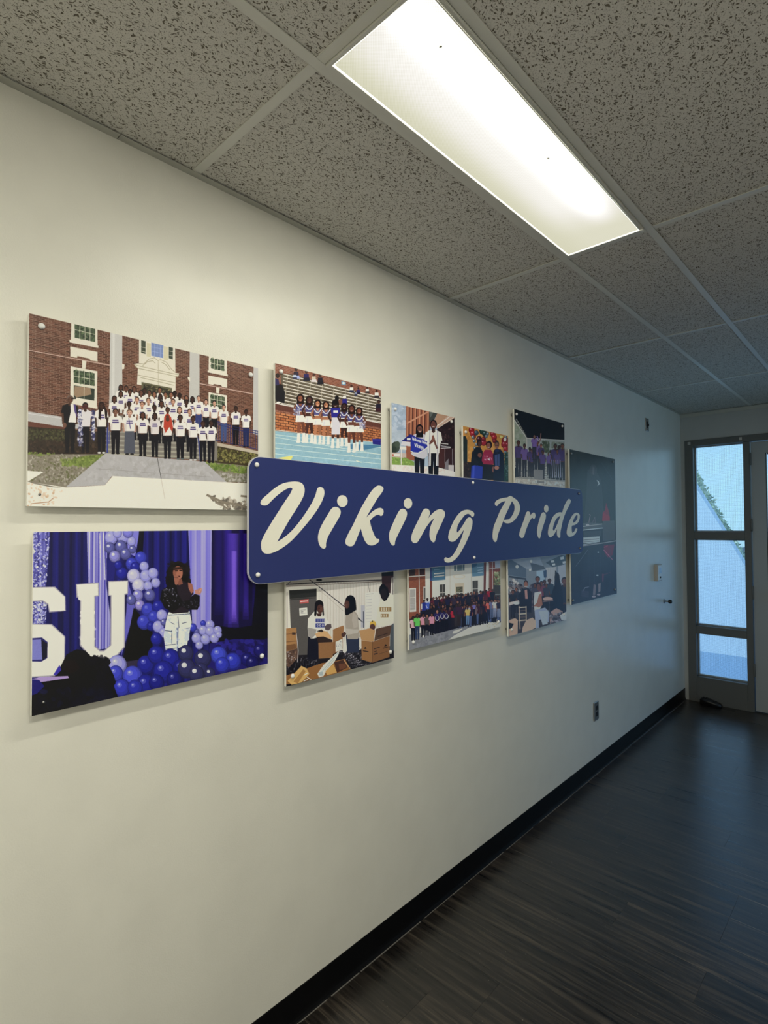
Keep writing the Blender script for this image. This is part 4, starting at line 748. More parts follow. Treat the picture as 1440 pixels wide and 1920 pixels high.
def paint_three():
    c = Canvas('three', 720, 740, 6.0, 1500, (160, 116, 54))
    c.r(860, 340, 1420, 1000, (164, 120, 56)); c.speck([(890, 370), (1390, 470), (1390, 900), (890, 900)], [(176, 130, 62), (150, 106, 48), (184, 142, 76)], 120, 22, 1)
    c.p([(890, 470), (915, 465), (938, 510), (938, 760), (890, 790)], (34, 44, 40)); c.p([(938, 560), (944, 560), (944, 760), (938, 760)], (190, 150, 80))
    for i, (x, y, r) in enumerate([(985, 400, 34), (1000, 440, 34), (1010, 470, 26), (1040, 430, 26), (1110, 410, 38), (1135, 440, 32), (1120, 540, 34), (1070, 500, 32), (1225, 445, 32), (1240, 480, 32), (1245, 520, 26), (1365, 520, 42), (1355, 560, 38), (1370, 610, 28), (1120, 500, 26), (1385, 560, 24)]): c.ball(x, y, r, [(132, 26, 34), (150, 34, 40), (112, 20, 30), (54, 76, 86), (34, 66, 52), (26, 56, 48), (140, 36, 46), (70, 26, 34)][i % 8 if i < 11 else i % 3], .25)
    for x, y in ((1000, 480), (1015, 520), (1040, 560), (1150, 470), (1165, 440), (1370, 480), (1385, 680), (1380, 740), (1022, 600), (1366, 650)): c.ball(x, y, 18, (88, 104, 108), .4)
    c.p([(1300, 455), (1338, 462), (1332, 490), (1305, 486)], (200, 176, 110)); c.e(1360, 505, 16, 22, (222, 212, 200)); c.p([(1360, 660), (1400, 640), (1400, 980), (1340, 980)], (34, 62, 50)); c.speck([(1350, 650), (1400, 650), (1400, 960), (1350, 960)], [(26, 52, 44), (50, 88, 70), (96, 110, 104)], 60, 10, 3)
    c.r(880, 760, 1010, 980, (44, 34, 30)); c.speck([(890, 770), (1010, 770), (1010, 960), (890, 960)], [(60, 46, 38), (30, 24, 24), (84, 62, 44)], 60, 12, 4)
    # three seated people
    c.p([(1040, 590), (1085, 590), (1110, 640), (1120, 960), (975, 960), (975, 800), (985, 680), (1010, 620)], (22, 24, 32)); c.e(1072, 545, 28, 42, (26, 22, 24)); c.e(1076, 555, 20, 32, (74, 48, 40)); c.e(1078, 680, 24, 26, (104, 68, 54)); c.p([(985, 800), (1030, 790), (1110, 810), (1105, 945), (975, 945)], (40, 56, 134)); c.p([(1000, 800), (1020, 800), (1015, 940), (990, 940)], (58, 76, 158)); c.p([(990, 620), (1015, 700), (1070, 760), (1040, 800), (985, 770)], (30, 32, 40))
    c.p([(1135, 620), (1205, 620), (1235, 680), (1250, 760), (1210, 800), (1120, 790), (1100, 740), (1112, 660)], (134, 34, 62)); c.e(1182, 565, 34, 46, (40, 28, 28)); c.e(1176, 575, 22, 34, (128, 84, 66)); c.l([(1160, 566), (1192, 568)], 4, (40, 28, 28)); c.l([(1166, 594), (1186, 594)], 4, (224, 206, 196)); c.speck([(1130, 690), (1210, 690), (1210, 740), (1130, 740)], [(216, 196, 196), (196, 150, 160)], 26, 8, 5); c.p([(1110, 780), (1240, 790), (1230, 960), (1110, 960)], (26, 24, 32)); c.e(1232, 840, 18, 34, (112, 76, 62))
    c.p([(1240, 620), (1310, 615), (1345, 660), (1352, 800), (1350, 975), (1230, 970), (1235, 800), (1225, 680)], (20, 26, 46)); c.e(1270, 560, 26, 44, (60, 44, 40)); c.e(1269, 572, 21, 36, (122, 84, 66)); c.l([(1250, 570), (1288, 572)], 5, (22, 20, 24)); c.p([(1250, 610), (1292, 608), (1296, 640), (1252, 645)], (36, 44, 74)); c.p([(1245, 680), (1300, 665), (1300, 800), (1250, 800)], (62, 76, 108)); c.l([(1272, 640), (1276, 800)], 4, (34, 40, 66)); c.e(1268, 822, 26, 22, (150, 108, 88))
    return c.done((172, 174, 156))

def paint_band():
    c = Canvas('band', 940, 750, 4.267, 1300, (80, 90, 88))
    c.p([(95, 60), (520, 60), (520, 720), (95, 720)], (104, 112, 106)); c.p([(104, 160), (200, 300), (200, 560), (104, 560)], (112, 120, 108)); c.speck([(110, 190), (195, 320), (195, 450), (110, 450)], [(104, 116, 98), (122, 130, 118)], 60, 14, 1)
    c.p([(200, 312), (512, 320), (512, 440), (200, 430)], (118, 126, 120)); c.speck([(330, 330), (380, 330), (380, 420), (330, 420)], [(56, 66, 50), (70, 82, 58)], 90, 10, 2); c.speck([(400, 340), (510, 345), (510, 400), (400, 400)], [(84, 92, 78), (100, 108, 94)], 70, 10, 3)
    c.p([(100, 60), (520, 60), (520, 322), (200, 302), (104, 156)], (13, 18, 26)); c.p([(300, 120), (380, 190), (330, 260)], (17, 23, 33), .6)
    c.l([(104, 160), (200, 300)], 6, (150, 152, 140)); c.l([(120, 150), (205, 305)], 4, (120, 122, 112));
    for k in range(8): c.l([(106+k*12, 165+k*17), (124+k*11, 156+k*18)], 3, (130, 132, 122))
    c.l([(200, 306), (512, 322)], 7, (140, 142, 132)); c.l([(204, 318), (512, 340)], 4, (112, 116, 108)); c.l([(204, 300), (204, 440)], 5, (140, 142, 132))
    c.p([(100, 480), (515, 520), (515, 720), (100, 720)], (112, 112, 104)); c.speck([(105, 490), (510, 530), (510, 640), (105, 620)], [(96, 98, 92), (130, 130, 120), (74, 76, 74)], 260, 9, 4)
    for k in range(6): c.l([(340, 540+k*18), (390, 544+k*18)], 4, (150, 150, 140)); c.l([(110, 500+k*16), (140, 503+k*16)], 4, (140, 138, 128))
    c.l([(106, 648), (510, 700)], 6, (140, 138, 124)); c.p([(106, 625), (510, 655), (510, 720), (106, 720)], (140, 138, 126)); c.speck([(110, 630), (505, 660), (505, 690), (110, 660)], [(122, 120, 110), (158, 156, 144)], 120, 8, 5); c.p([(270, 645), (355, 652), (355, 668), (270, 660)], (104, 104, 98)); c.r(272, 640, 284, 665, (176, 174, 162)); c.r(344, 645, 355, 670, (176, 174, 162))
    pu = (72, 58, 98); g = random.Random(3)
    for x, t, b, w in [(137, 325, 612, 1), (185, 350, 616, .85), (228, 378, 612, .8), (245, 390, 615, .8), (290, 330, 560, .9), (318, 350, 570, .9), (330, 400, 632, .9), (265, 390, 560, .9), (395, 400, 628, .9), (412, 420, 632, .8), (432, 352, 632, 1), (462, 365, 634, .9), (488, 350, 640, 1), (448, 395, 636, .8), (376, 420, 600, .7)]:
        c.person(x, t, b, g.choice(BR[:4]), (30, 26, 30), g.choice([pu, (84, 68, 110), (60, 48, 84)]), (38, 38, 46), w=w, arms='front')
    c.person(264, 278, 480, (96, 70, 60), (30, 26, 30), (92, 74, 120), (40, 38, 50), w=1.0, arms='x'); c.l([(316, 268), (314, 310), (300, 350)], 8, (104, 80, 74)); c.l([(286, 290), (300, 320)], 8, (92, 74, 120)); c.p([(266, 555), (335, 560), (335, 640), (266, 632)], (104, 104, 100)); c.p([(108, 540), (135, 545), (140, 615), (108, 615)], (34, 36, 42))
    for x in (405, 420, 436, 452, 470): c.l([(x, 480), (x+6, 620)], 4, (138, 140, 150))
    return c.done((138, 143, 136))

def paint_dark():
    c = Canvas('dark', 940, 750, 4.267, 1000, (38, 50, 54))
    c.p([(530, 380), (930, 380), (930, 1000), (530, 1000)], (37, 49, 52)); c.p([(530, 1000), (930, 1000), (930, 1660), (530, 1660)], (38, 48, 58)); c.noise(60, 2.0, 4)
    c.p([(690, 560), (740, 540), (800, 640), (820, 900), (800, 980), (660, 980), (680, 760)], (50, 60, 64), .8); c.e(735, 560, 30, 44, (56, 62, 66), .7); c.p([(730, 530), (745, 540), (740, 600), (728, 590)], (78, 82, 84), .6)
    c.p([(762, 640), (780, 650), (786, 672), (768, 690), (776, 668)], (150, 154, 156)); c.l([(800, 500), (905, 660)], 3, (50, 62, 66))
    c.p([(838, 820), (862, 900), (868, 968), (806, 968), (812, 900), (830, 880)], (104, 30, 50)); c.p([(812, 900), (868, 930), (868, 968), (808, 968)], (122, 28, 48), .8); c.p([(812, 968), (905, 965), (912, 1120), (812, 1128)], (72, 80, 84), .8)
    c.p([(655, 985), (700, 980), (810, 985), (810, 1030), (655, 1040)], (86, 94, 98), .7); c.l([(655, 1012), (806, 992)], 5, (130, 138, 140)); c.l([(655, 1040), (810, 1024)], 7, (160, 166, 168)); c.l([(700, 980), (712, 920), (704, 915)], 4, (120, 110, 116)); c.l([(730, 980), (748, 935), (752, 985)], 4, (86, 84, 90)); c.e(690, 1000, 14, 10, (130, 136, 140))
    c.p([(660, 1052), (800, 1044), (800, 1090), (660, 1096)], (52, 62, 70)); c.p([(656, 1100), (786, 1090), (786, 1136), (656, 1148)], (150, 154, 154)); c.l([(660, 1120), (780, 1110)], 5, (74, 82, 90)); c.l([(660, 1136), (780, 1126)], 4, (84, 92, 98)); c.l([(655, 1166), (800, 1146), (922, 1126)], 8, (112, 118, 122)); c.l([(655, 1156), (760, 1142)], 4, (150, 156, 158))
    c.p([(820, 1160), (905, 1155), (890, 1240), (850, 1260), (825, 1220)], (104, 34, 56), .8); c.l([(820, 1200), (888, 1276)], 6, (150, 96, 112), .8); c.l([(822, 1180), (850, 1165)], 5, (130, 50, 70)); c.p([(805, 1390), (822, 1390), (815, 1460), (806, 1450)], (110, 60, 76), .6); c.l([(812, 1400), (870, 1380)], 3, (92, 50, 66))
    for x in (700, 740, 790, 870): c.l([(x, 1170), (x+6, 1500)], 3, (50, 60, 70), .8)
    c.l([(595, 1330), (640, 1270), (690, 1200)], 3, (100, 108, 112), .7); c.l([(650, 1535), (670, 1500), (700, 1495)], 5, (112, 116, 120), .8); c.e(768, 1402, 10, 6, (150, 156, 160)); c.e(775, 1218, 7, 5, (150, 156, 160))
    c.p([(738, 1475), (758, 1480), (752, 1560), (732, 1560)], (108, 104, 108), .8); c.p([(775, 1470), (795, 1462), (792, 1530), (776, 1540)], (122, 118, 120), .8); c.e(740, 1572, 16, 8, (140, 136, 140), .8); c.e(778, 1556, 14, 8, (140, 136, 140), .8); c.p([(640, 1520), (700, 1530), (700, 1580), (640, 1570)], (60, 62, 74), .6)
    return c.done((112, 126, 131), albedo=0.62)

def paint_boxes():
    c = Canvas('boxes', 520, 1060, 6.0, 1500, (196, 188, 168))
    c.r(80, 40, 1340, 1400, (200, 192, 172)); c.p([(80, 40), (1340, 40), (1340, 190), (500, 215), (80, 250)], (176, 168, 150))
    for k in range(24): x = 440+k*32; c.l([(x, 190), (x, 900)], 3, (164, 152, 132)); c.l([(x+5, 190), (x+5, 900)], 5, (214, 206, 188))
    c.l([(100, 215), (500, 190), (1190, 165)], 11, (44, 36, 38)); c.l([(110, 238), (640, 212), (1180, 180)], 7, (120, 106, 94)); c.l([(360, 160), (560, 310), (760, 470), (980, 650)], 9, (54, 48, 54)); c.l([(455, 270), (560, 350), (750, 520)], 4, (168, 156, 140)); c.l([(110, 215), (170, 165)], 5, (60, 52, 54)); c.e(470, 165, 34, 14, (30, 26, 28)); c.l([(1020, 180), (1036, 300)], 4, (96, 86, 80))
    c.p([(1172, 60), (1312, 55), (1312, 130), (1285, 140), (1270, 330), (1180, 340)], (64, 42, 42)); c.r(1172, 60, 1312, 118, (30, 24, 28)); c.l([(1300, 130), (1300, 420)], 6, (84, 74, 72)); c.p([(1310, 60), (1330, 60), (1330, 420), (1310, 420)], (206, 200, 184))
    # door
    c.p([(100, 250), (462, 230), (462, 700), (100, 1080)], (206, 198, 174)); c.p([(132, 280), (442, 262), (442, 800), (330, 1080), (160, 1080), (150, 700)], (88, 84, 78)); c.p([(136, 284), (442, 264), (442, 350), (140, 378)], (48, 48, 44)); c.p([(150, 380), (430, 360), (430, 372), (150, 392)], (60, 58, 54))
    c.p([(252, 388), (352, 378), (352, 422), (252, 432)], (178, 88, 80)); c.l([(262, 408), (342, 400)], 12, (214, 176, 166)); c.p([(246, 482), (336, 474), (340, 558), (250, 568)], (210, 206, 194)); c.l([(262, 505), (322, 499)], 5, (130, 124, 118)); c.l([(266, 524), (290, 522)], 7, (110, 104, 104)); c.l([(266, 542), (326, 536)], 5, (150, 144, 138))
    c.p([(104, 300), (120, 300), (120, 1000), (104, 1000)], (186, 178, 160)); c.r(940, 450, 984, 700, (170, 168, 166)); c.l([(968, 520), (970, 700)], 8, (60, 66, 84)); c.l([(905, 600), (965, 640)], 7, (50, 52, 60))
    c.p([(985, 310), (1145, 296), (1145, 640), (985, 720)], (208, 206, 196));
    for k in range(9): c.l([(1000, 350+k*36), (1060, 344+k*36)], 3, (160, 156, 150))
    c.l([(1005, 325), (1080, 318)], 4, (140, 136, 132))
    # dark jumble of bottles
    c.p([(100, 1060), (240, 1010), (460, 1000), (700, 960), (940, 950), (1330, 900), (1330, 1320), (100, 1400)], (34, 30, 34))
    c.speck([(110, 1040), (460, 1020), (480, 1150), (110, 1200)], [(18, 16, 22), (60, 56, 60), (120, 116, 116), (40, 36, 42)], 260, 10, 1); c.speck([(690, 960), (945, 930), (960, 1120), (800, 1160)], [(18, 16, 22), (66, 62, 66), (150, 146, 144), (40, 36, 42)], 320, 8, 2); c.speck([(820, 1080), (1060, 1080), (1060, 1140), (840, 1180)], [(18, 16, 22), (112, 108, 106), (40, 36, 42)], 160, 8, 3)
    for k in range(26): x = 715+(k*53) % 230; y = 970+(k*37) % 170; c.l([(x, y), (x+4, y+34)], 6, (74, 70, 74), .7); c.e(x, y, 6, 6, (196, 192, 186), .8)
    for k in range(12): x = 120+k*30; y = 1060+(k*37) % 70; c.p([(x-16, y+90), (x-10, y+10), (x, y-10), (x+12, y+10), (x+18, y+90)], (22, 20, 28)); c.l([(x-3, y), (x-6, y+50)], 3, (112, 112, 120), .8)
    # left stack of cartons
    ca, cb = (158, 118, 74), (118, 84, 54); c.p([(100, 710), (215, 700), (222, 935), (100, 970)], ca); c.l([(100, 775), (216, 765)], 5, cb); c.l([(100, 862), (218, 850)], 8, cb); c.r(165, 755, 205, 780, (74, 56, 48)); c.p([(100, 900), (205, 880), (215, 935), (100, 965)], cb); c.p([(100, 970), (225, 935), (240, 1030), (130, 1150), (104, 1130)], (96, 74, 60)); c.speck([(104, 980), (220, 950), (220, 1060), (110, 1120)], [(168, 160, 154), (74, 56, 48), (130, 104, 84)], 60, 9, 5); c.l([(215, 770), (235, 960), (225, 1090)], 5, (196, 190, 184))
    # person 1
    w_ = (216, 208, 186)
    c.p([(345, 800), (480, 800), (466, 1060), (335, 1060)], (26, 26, 40)); c.p([(395, 540), (420, 515), (525, 560), (580, 640), (590, 690), (560, 710), (545, 680), (530, 790), (400, 825), (350, 800), (340, 700), (345, 600)], w_); c.p([(345, 700), (440, 720), (430, 780), (380, 830), (350, 790)], (150, 144, 132)); c.p([(530, 690), (560, 660), (605, 660), (610, 700), (580, 730), (540, 725)], (90, 78, 76))
    c.e(470, 450, 50, 62, (24, 20, 24)); c.p([(422, 430), (450, 420), (440, 560), (425, 580), (415, 560)], (24, 20, 24)); c.p([(500, 430), (518, 450), (526, 560), (510, 575)], (24, 20, 24)); c.p([(440, 540), (500, 540), (490, 575), (455, 575)], (70, 44, 38)); c.e(480, 490, 34, 50, (84, 54, 44)); c.e(492, 500, 18, 30, (104, 68, 54), .8); c.l([(462, 484), (480, 486)], 4, (30, 20, 20)); c.l([(484, 522), (500, 520)], 5, (60, 32, 32))
    bw = (52, 64, 128); c.r(430, 602, 535, 642, bw); c.r(430, 652, 530, 698, bw)
    for x in (446, 466, 486, 508, 524): c.r(x, 606, x+5, 636, w_)
    for x in (448, 478, 508): c.e(x+4, 676, 9, 14, w_); c.e(x+4, 676, 4, 8, bw)
    # box 1
    c.p([(425, 770), (500, 730), (560, 745), (612, 810), (600, 830), (520, 800), (440, 806)], (196, 154, 106)); c.p([(440, 806), (520, 800), (620, 840), (620, 880), (460, 880)], (56, 40, 34)); c.p([(462, 870), (625, 862), (625, 1040), (465, 1050)], (142, 104, 66)); c.p([(625, 722), (742, 676), (750, 700), (735, 810), (735, 930), (700, 960), (625, 1000)], (150, 110, 70)); c.p([(625, 865), (735, 820), (735, 940), (625, 1002)], (134, 96, 60)); c.p([(655, 860), (732, 826), (732, 950), (655, 975)], (206, 202, 188)); c.speck([(662, 870), (726, 842), (726, 940), (662, 965)], [(150, 150, 150), (120, 120, 124)], 30, 5, 6)
    c.p([(440, 740), (500, 720), (520, 745), (500, 752)], (50, 38, 36))
    # person 2
    c.p([(772, 780), (920, 780), (918, 980), (780, 985)], (50, 56, 74)); c.p([(800, 540), (860, 500), (905, 560), (915, 700), (930, 800), (900, 830), (790, 830), (770, 740), (762, 640), (770, 560)], (158, 148, 130)); c.p([(765, 710), (860, 720), (920, 720), (905, 760), (800, 780), (768, 770)], (176, 168, 150)); c.p([(850, 520), (900, 570), (905, 690), (860, 710), (840, 620)], (170, 160, 142)); c.p([(735, 945), (770, 800), (785, 960), (760, 985), (736, 975)], (206, 204, 200))
    c.e(822, 405, 58, 70, (20, 17, 22)); c.p([(765, 400), (880, 390), (890, 500), (850, 525), (790, 560), (765, 560), (758, 480)], (20, 17, 22)); c.e(782, 440, 30, 46, (84, 54, 44)); c.e(774, 446, 16, 30, (104, 70, 56), .8); c.l([(762, 428), (785, 430)], 4, (26, 18, 20)); c.p([(720, 770), (760, 745), (775, 770), (750, 810), (722, 800)], (80, 54, 46))
    # person 3 and box 2
    c.p([(1160, 390), (1200, 370), (1260, 310), (1325, 340), (1325, 620), (1290, 660), (1150, 690), (1110, 640), (1130, 480)], (212, 202, 172)); c.p([(1270, 680), (1325, 640), (1325, 960), (1265, 960)], (86, 92, 92)); c.e(1188, 280, 44, 70, (18, 16, 20)); c.p([(1150, 280), (1240, 240), (1262, 330), (1230, 390), (1200, 405), (1165, 360)], (26, 22, 26)); c.e(1196, 325, 36, 62, (40, 30, 32)); c.r(1150, 470, 1282, 520, (142, 112, 66), .9); c.r(1162, 545, 1250, 585, (142, 112, 66), .9)
    for x in (1170, 1196, 1222, 1250): c.r(x, 476, x+8, 514, (212, 202, 172)); c.r(x, 550, x+8, 580, (212, 202, 172))
    c.e(1075, 660, 36, 38, (206, 166, 70)); c.e(1070, 695, 32, 36, (90, 60, 52)); c.p([(1060, 640), (1070, 618), (1080, 640)], (60, 60, 50))
    c.p([(920, 735), (1040, 708), (1100, 730), (1085, 850), (1070, 858), (945, 840)], (178, 138, 92)); c.p([(1090, 850), (1110, 715), (1285, 672), (1265, 790)], (96, 72, 54)); c.l([(1130, 800), (1240, 765)], 8, (60, 46, 40)); c.p([(945, 842), (1070, 860), (1070, 1095), (948, 1060)], (148, 108, 66)); c.p([(1070, 860), (1265, 792), (1262, 1030), (1070, 1096)], (132, 94, 58))
    c.p([(975, 940), (990, 915), (1005, 942)], (50, 38, 34)); c.l([(965, 962), (1022, 972)], 10, (60, 46, 40)); c.p([(1200, 915), (1218, 885), (1234, 905)], (50, 38, 34)); c.l([(1190, 935), (1245, 918)], 8, (60, 46, 40)); c.l([(1090, 940), (1150, 922)], 10, (70, 52, 44)); c.l([(1090, 972), (1118, 964)], 7, (70, 52, 44)); c.l([(1090, 1000), (1125, 990)], 14, (70, 52, 44)); c.l([(1140, 1000), (1240, 965)], 4, (84, 62, 50)); c.l([(1070, 858), (1070, 1095)], 4, (104, 74, 46))
    # near cartons
    c.p([(300, 1170), (500, 1100), (640, 1080), (760, 1050), (820, 1170), (660, 1220), (300, 1310), (100, 1340), (100, 1240)], (142, 100, 56)); c.p([(640, 1090), (745, 1062), (790, 1150), (670, 1210)], (78, 52, 40)); c.p([(690, 1110), (760, 1100), (780, 1150), (700, 1180)], (110, 72, 50)); c.l([(745, 1060), (822, 1168)], 8, (184, 146, 104))
    c.p([(115, 1300), (270, 1130), (330, 1160), (360, 1220), (270, 1320), (160, 1345)], (200, 160, 96)); c.p([(180, 1310), (290, 1170), (320, 1190), (230, 1330)], (164, 122, 68)); c.l([(300, 1235), (345, 1210)], 9, (226, 214, 180)); c.p([(450, 1220), (520, 1120), (700, 955), (690, 1000), (640, 1090), (550, 1190), (520, 1245), (470, 1262)], (206, 210, 194)); c.l([(490, 1210), (680, 985)], 6, (150, 176, 168)); c.l([(540, 1180), (640, 1060)], 5, (160, 170, 160)); c.r(470, 1200, 510, 1240, (160, 170, 162)); c.p([(540, 1190), (630, 1110), (670, 1205), (560, 1235)], (196, 152, 86)); c.l([(330, 1255), (380, 1285)], 9, (206, 202, 190)); c.l([(300, 1300), (340, 1285)], 10, (206, 202, 190))
    return c.done((196, 193, 174))

def paint_crowd():
    c = Canvas('crowd', 750, 1030, 6.857, 1500, (190, 185, 165))
    c.r(100, 100, 1330, 700, (196, 190, 168)); c.p([(100, 180), (330, 180), (330, 900), (100, 900)], bricks((118, 66, 44), (140, 82, 54), h=.004, w=.011, mortar=(120, 84, 64))); c.p([(380, 180), (412, 180), (412, 720), (384, 720)], (112, 64, 46)); c.p([(1078, 120), (1110, 120), (1100, 560), (1074, 560)], (104, 60, 48)); c.p([(1140, 100), (1300, 100), (1300, 560), (1130, 560)], (120, 70, 54))
    c.p([(322, 180), (385, 180), (385, 720), (330, 720)], (204, 198, 176)); c.l([(242, 180), (252, 810)], 9, (212, 204, 182)); c.l([(118, 350), (330, 336)], 12, (206, 198, 176)); c.p([(120, 260), (192, 256), (192, 338), (120, 342)], (60, 48, 44)); c.p([(252, 246), (318, 242), (318, 325), (252, 330)], (64, 46, 42))
    c.p([(122, 500), (205, 495), (208, 800), (124, 806)], (206, 200, 182)); c.p([(130, 515), (196, 510), (198, 775), (132, 782)], (150, 148, 136)); c.l([(126, 622), (200, 616)], 7, (206, 200, 182));
    for k in range(6): c.l([(132, 650+k*20), (196, 646+k*20)], 3, (178, 176, 166))
    c.p([(298, 480), (328, 478), (328, 660), (298, 662)], (170, 164, 148)); c.r(306, 495, 326, 640, (90, 88, 80))
    c.p([(384, 205), (582, 190), (584, 390), (410, 405), (384, 405)], (74, 108, 124)); c.p([(384, 240), (410, 240), (410, 400), (384, 405)], (60, 72, 110)); c.l([(440, 315), (565, 303)], 15, (200, 206, 202)); c.l([(440, 350), (565, 338)], 15, (200, 206, 202)); c.l([(440, 265), (505, 258)], 9, (120, 146, 156)); c.p([(920, 170), (1078, 155), (1078, 338), (928, 350)], (90, 122, 134)); c.p([(920, 170), (1000, 160), (980, 220), (925, 240)], (64, 98, 118)); c.l([(990, 235), (1060, 228)], 9, (140, 160, 164)); c.l([(1000, 270), (1060, 262)], 9, (140, 160, 164)); c.l([(1000, 300), (1060, 294)], 9, (150, 168, 170))
    for x0, x1 in ((590, 640), (860, 912), (1110, 1140)): c.p([(x0, 180), (x1, 176), (x1, 620), (x0, 620)], (210, 204, 182)); c.l([(x1+4, 180), (x1+4, 620)], 5, (164, 158, 138))
    c.p([(695, 200), (830, 190), (830, 270), (695, 278)], (92, 110, 112)); c.l([(730, 200), (730, 275)], 9, (206, 200, 180)); c.l([(800, 195), (800, 270)], 9, (206, 200, 180)); c.p([(660, 290), (860, 280), (860, 620), (660, 640)], (206, 200, 176)); c.e(760, 350, 80, 30, (186, 178, 152)); c.e(760, 352, 62, 20, (206, 200, 176))
    c.p([(705, 438), (822, 430), (822, 620), (712, 620)], (176, 166, 138)); c.p([(722, 485), (806, 480), (806, 620), (726, 620)], (78, 76, 62)); c.l([(724, 560), (806, 556)], 8, (200, 196, 178)); c.l([(764, 560), (764, 620)], 7, (200, 196, 178)); c.speck([(728, 495), (800, 490), (800, 545), (728, 548)], [(104, 104, 74), (130, 128, 96)], 30, 8, 1)
    for x in (545, 965): c.p([(x-34, 455-(x-545)*.12), (x+36, 450-(x-545)*.12), (x+36, 600), (x-30, 612)], (72, 70, 62)); c.l([(x-32, 560-(x-545)*.12), (x+36, 555-(x-545)*.12)], 7, (190, 186, 166)); c.l([(x, 455-(x-545)*.12), (x, 600)], 4, (150, 146, 130))
    c.l([(1188, 110), (1192, 560)], 6, (196, 190, 172)); c.p([(1220, 140), (1290, 135), (1290, 235), (1222, 240)], (150, 156, 156)); c.l([(1150, 250), (1290, 238)], 7, (196, 190, 172)); c.speck([(1210, 300), (1300, 290), (1300, 500), (1210, 500)], [(96, 104, 62), (130, 138, 92), (170, 174, 130), (70, 78, 50)], 160, 14, 2); c.p([(1200, 460), (1300, 460), (1300, 660), (1200, 660)], (70, 68, 60)); c.l([(1210, 580), (1300, 575)], 12, (130, 130, 120))
    # pavement
    c.p([(100, 1100), (1310, 900), (1310, 1340), (100, 1340)], (124, 126, 124)); c.speck([(120, 1180), (700, 1060), (640, 1160), (130, 1280)], [(134, 136, 134), (112, 114, 114)], 80, 18, 3); c.p([(620, 1165), (700, 1105), (900, 1000), (1310, 900), (1310, 1010), (900, 1100)], (198, 192, 172)); c.p([(676, 1085), (684, 1050), (800, 1014), (804, 1026), (720, 1080)], (190, 186, 168)); c.speck([(1100, 960), (1300, 910), (1300, 1000), (1100, 1010)], [(170, 164, 132), (206, 200, 178)], 80, 8, 4)
    g = random.Random(6); dk = [(36, 30, 64), (44, 34, 60), (30, 28, 40), (66, 30, 44), (40, 40, 84), (96, 32, 44), (54, 44, 52), (34, 32, 48), (110, 92, 88), (28, 26, 36)]
    hz = lambda x: 0
    for row in range(4):                                  # standing on the steps, far rows first
        for k in range(24 if row else 20):
            x = 400+k*37+g.uniform(-9, 9)+(row % 2)*15
            if row == 0: y = 610-0.13*(x-450)+g.uniform(-14, 14)
            else: y = 640+row*38-0.10*(x-450)+g.uniform(-10, 10)
            if x > 1290: continue
            c.person(x, y, y+260, g.choice(BR), (30, 26, 30), g.choice(dk), (30, 28, 38), w=1.15, long=g.random() < .4, cut=y+150)
    for x, y, col in [(1148, 500, (150, 36, 52)), (1188, 512, (34, 32, 40)), (1100, 545, (90, 34, 46)), (1040, 540, (40, 34, 60)), (878, 575, (40, 38, 50)), (806, 590, (36, 34, 50)), (696, 600, (60, 46, 60)), (612, 605, (36, 34, 60)), (466, 612, (44, 36, 56)), (352, 628, (170, 170, 178)), (310, 650, (48, 56, 120))]:
        c.person(x, y, y+230, g.choice(BR), (30, 26, 30), col, (30, 28, 38), w=1.15, cut=y+150)
    c.p([(280, 690), (330, 680), (335, 790), (282, 790)], (44, 52, 120)); c.p([(330, 690), (380, 680), (375, 770), (335, 770)], (70, 90, 160)); c.p([(272, 700), (286, 700), (286, 770), (272, 770)], (196, 196, 196)); c.l([(335, 720), (350, 752)], 8, (206, 206, 212)); c.p([(120, 900), (270, 830), (270, 900), (130, 960)], (60, 44, 40))
    c.p([(260, 790), (460, 770), (700, 820), (1290, 640), (1300, 880), (900, 970), (450, 1090), (260, 1000)], (34, 30, 44))
    for k in range(19):
        x = 1275-k*32+g.uniform(-6, 6); y = 640+(1275-x)*.20+g.uniform(-16, 10); col = g.choice(dk+[(150, 150, 150), (112, 96, 110), (60, 66, 120)])
        c.person(x, y, y+285-(1275-x)*.03, g.choice(BR), (30, 26, 30), col, g.choice([(30, 30, 44), (78, 92, 120), (34, 30, 36)]), w=1.2, long=g.random() < .4)
    for x, y, b, col, pn in [(170, 860, 1170, (206, 152, 150), (26, 24, 34)), (222, 830, 1160, (96, 180, 84), (44, 58, 84)), (298, 825, 1130, (214, 132, 138), (24, 22, 32)), (348, 835, 1110, (84, 78, 74), (26, 24, 34)), (408, 822, 1100, (212, 130, 140), (24, 22, 32)), (478, 775, 1080, (44, 34, 84), (24, 22, 32)), (543, 760, 1060, (40, 32, 80), (24, 22, 32)), (597, 775, 1040, (42, 34, 80), (24, 22, 32)), (640, 740, 1000, (60, 30, 50), (30, 28, 40)), (685, 755, 1012, (160, 40, 54), (40, 32, 40)), (725, 700, 1000, (52, 44, 60), (60, 52, 50)), (762, 690, 990, (64, 40, 60), (54, 46, 44)), (868, 735, 975, (200, 164, 92), (96, 122, 146)), (952, 690, 850, (110, 104, 150), (30, 28, 40)), (1138, 650, 900, (206, 100, 80), (40, 40, 60)), (1180, 640, 890, (104, 106, 130), (84, 96, 116)), (1220, 640, 880, (192, 190, 188), (130, 136, 150)), (1270, 650, 880, (50, 46, 62), (120, 128, 140))]:
        c.person(x, y, b, g.choice(BR[:3]+[(150, 108, 84)]), (26, 22, 26), col, pn, w=1.1, long=b > 1000 or x < 420)
    for x, y in ((478, 885), (543, 860), (597, 860)): c.e(x, y, 26, 34, (206, 196, 212)); c.e(x, y-4, 20, 28, (44, 34, 84))
    c.e(300, 1120, 14, 16, (206, 204, 198)); c.p([(735, 860), (770, 870), (765, 990), (735, 985)], (54, 42, 40))
    return c.done((178, 178, 160))

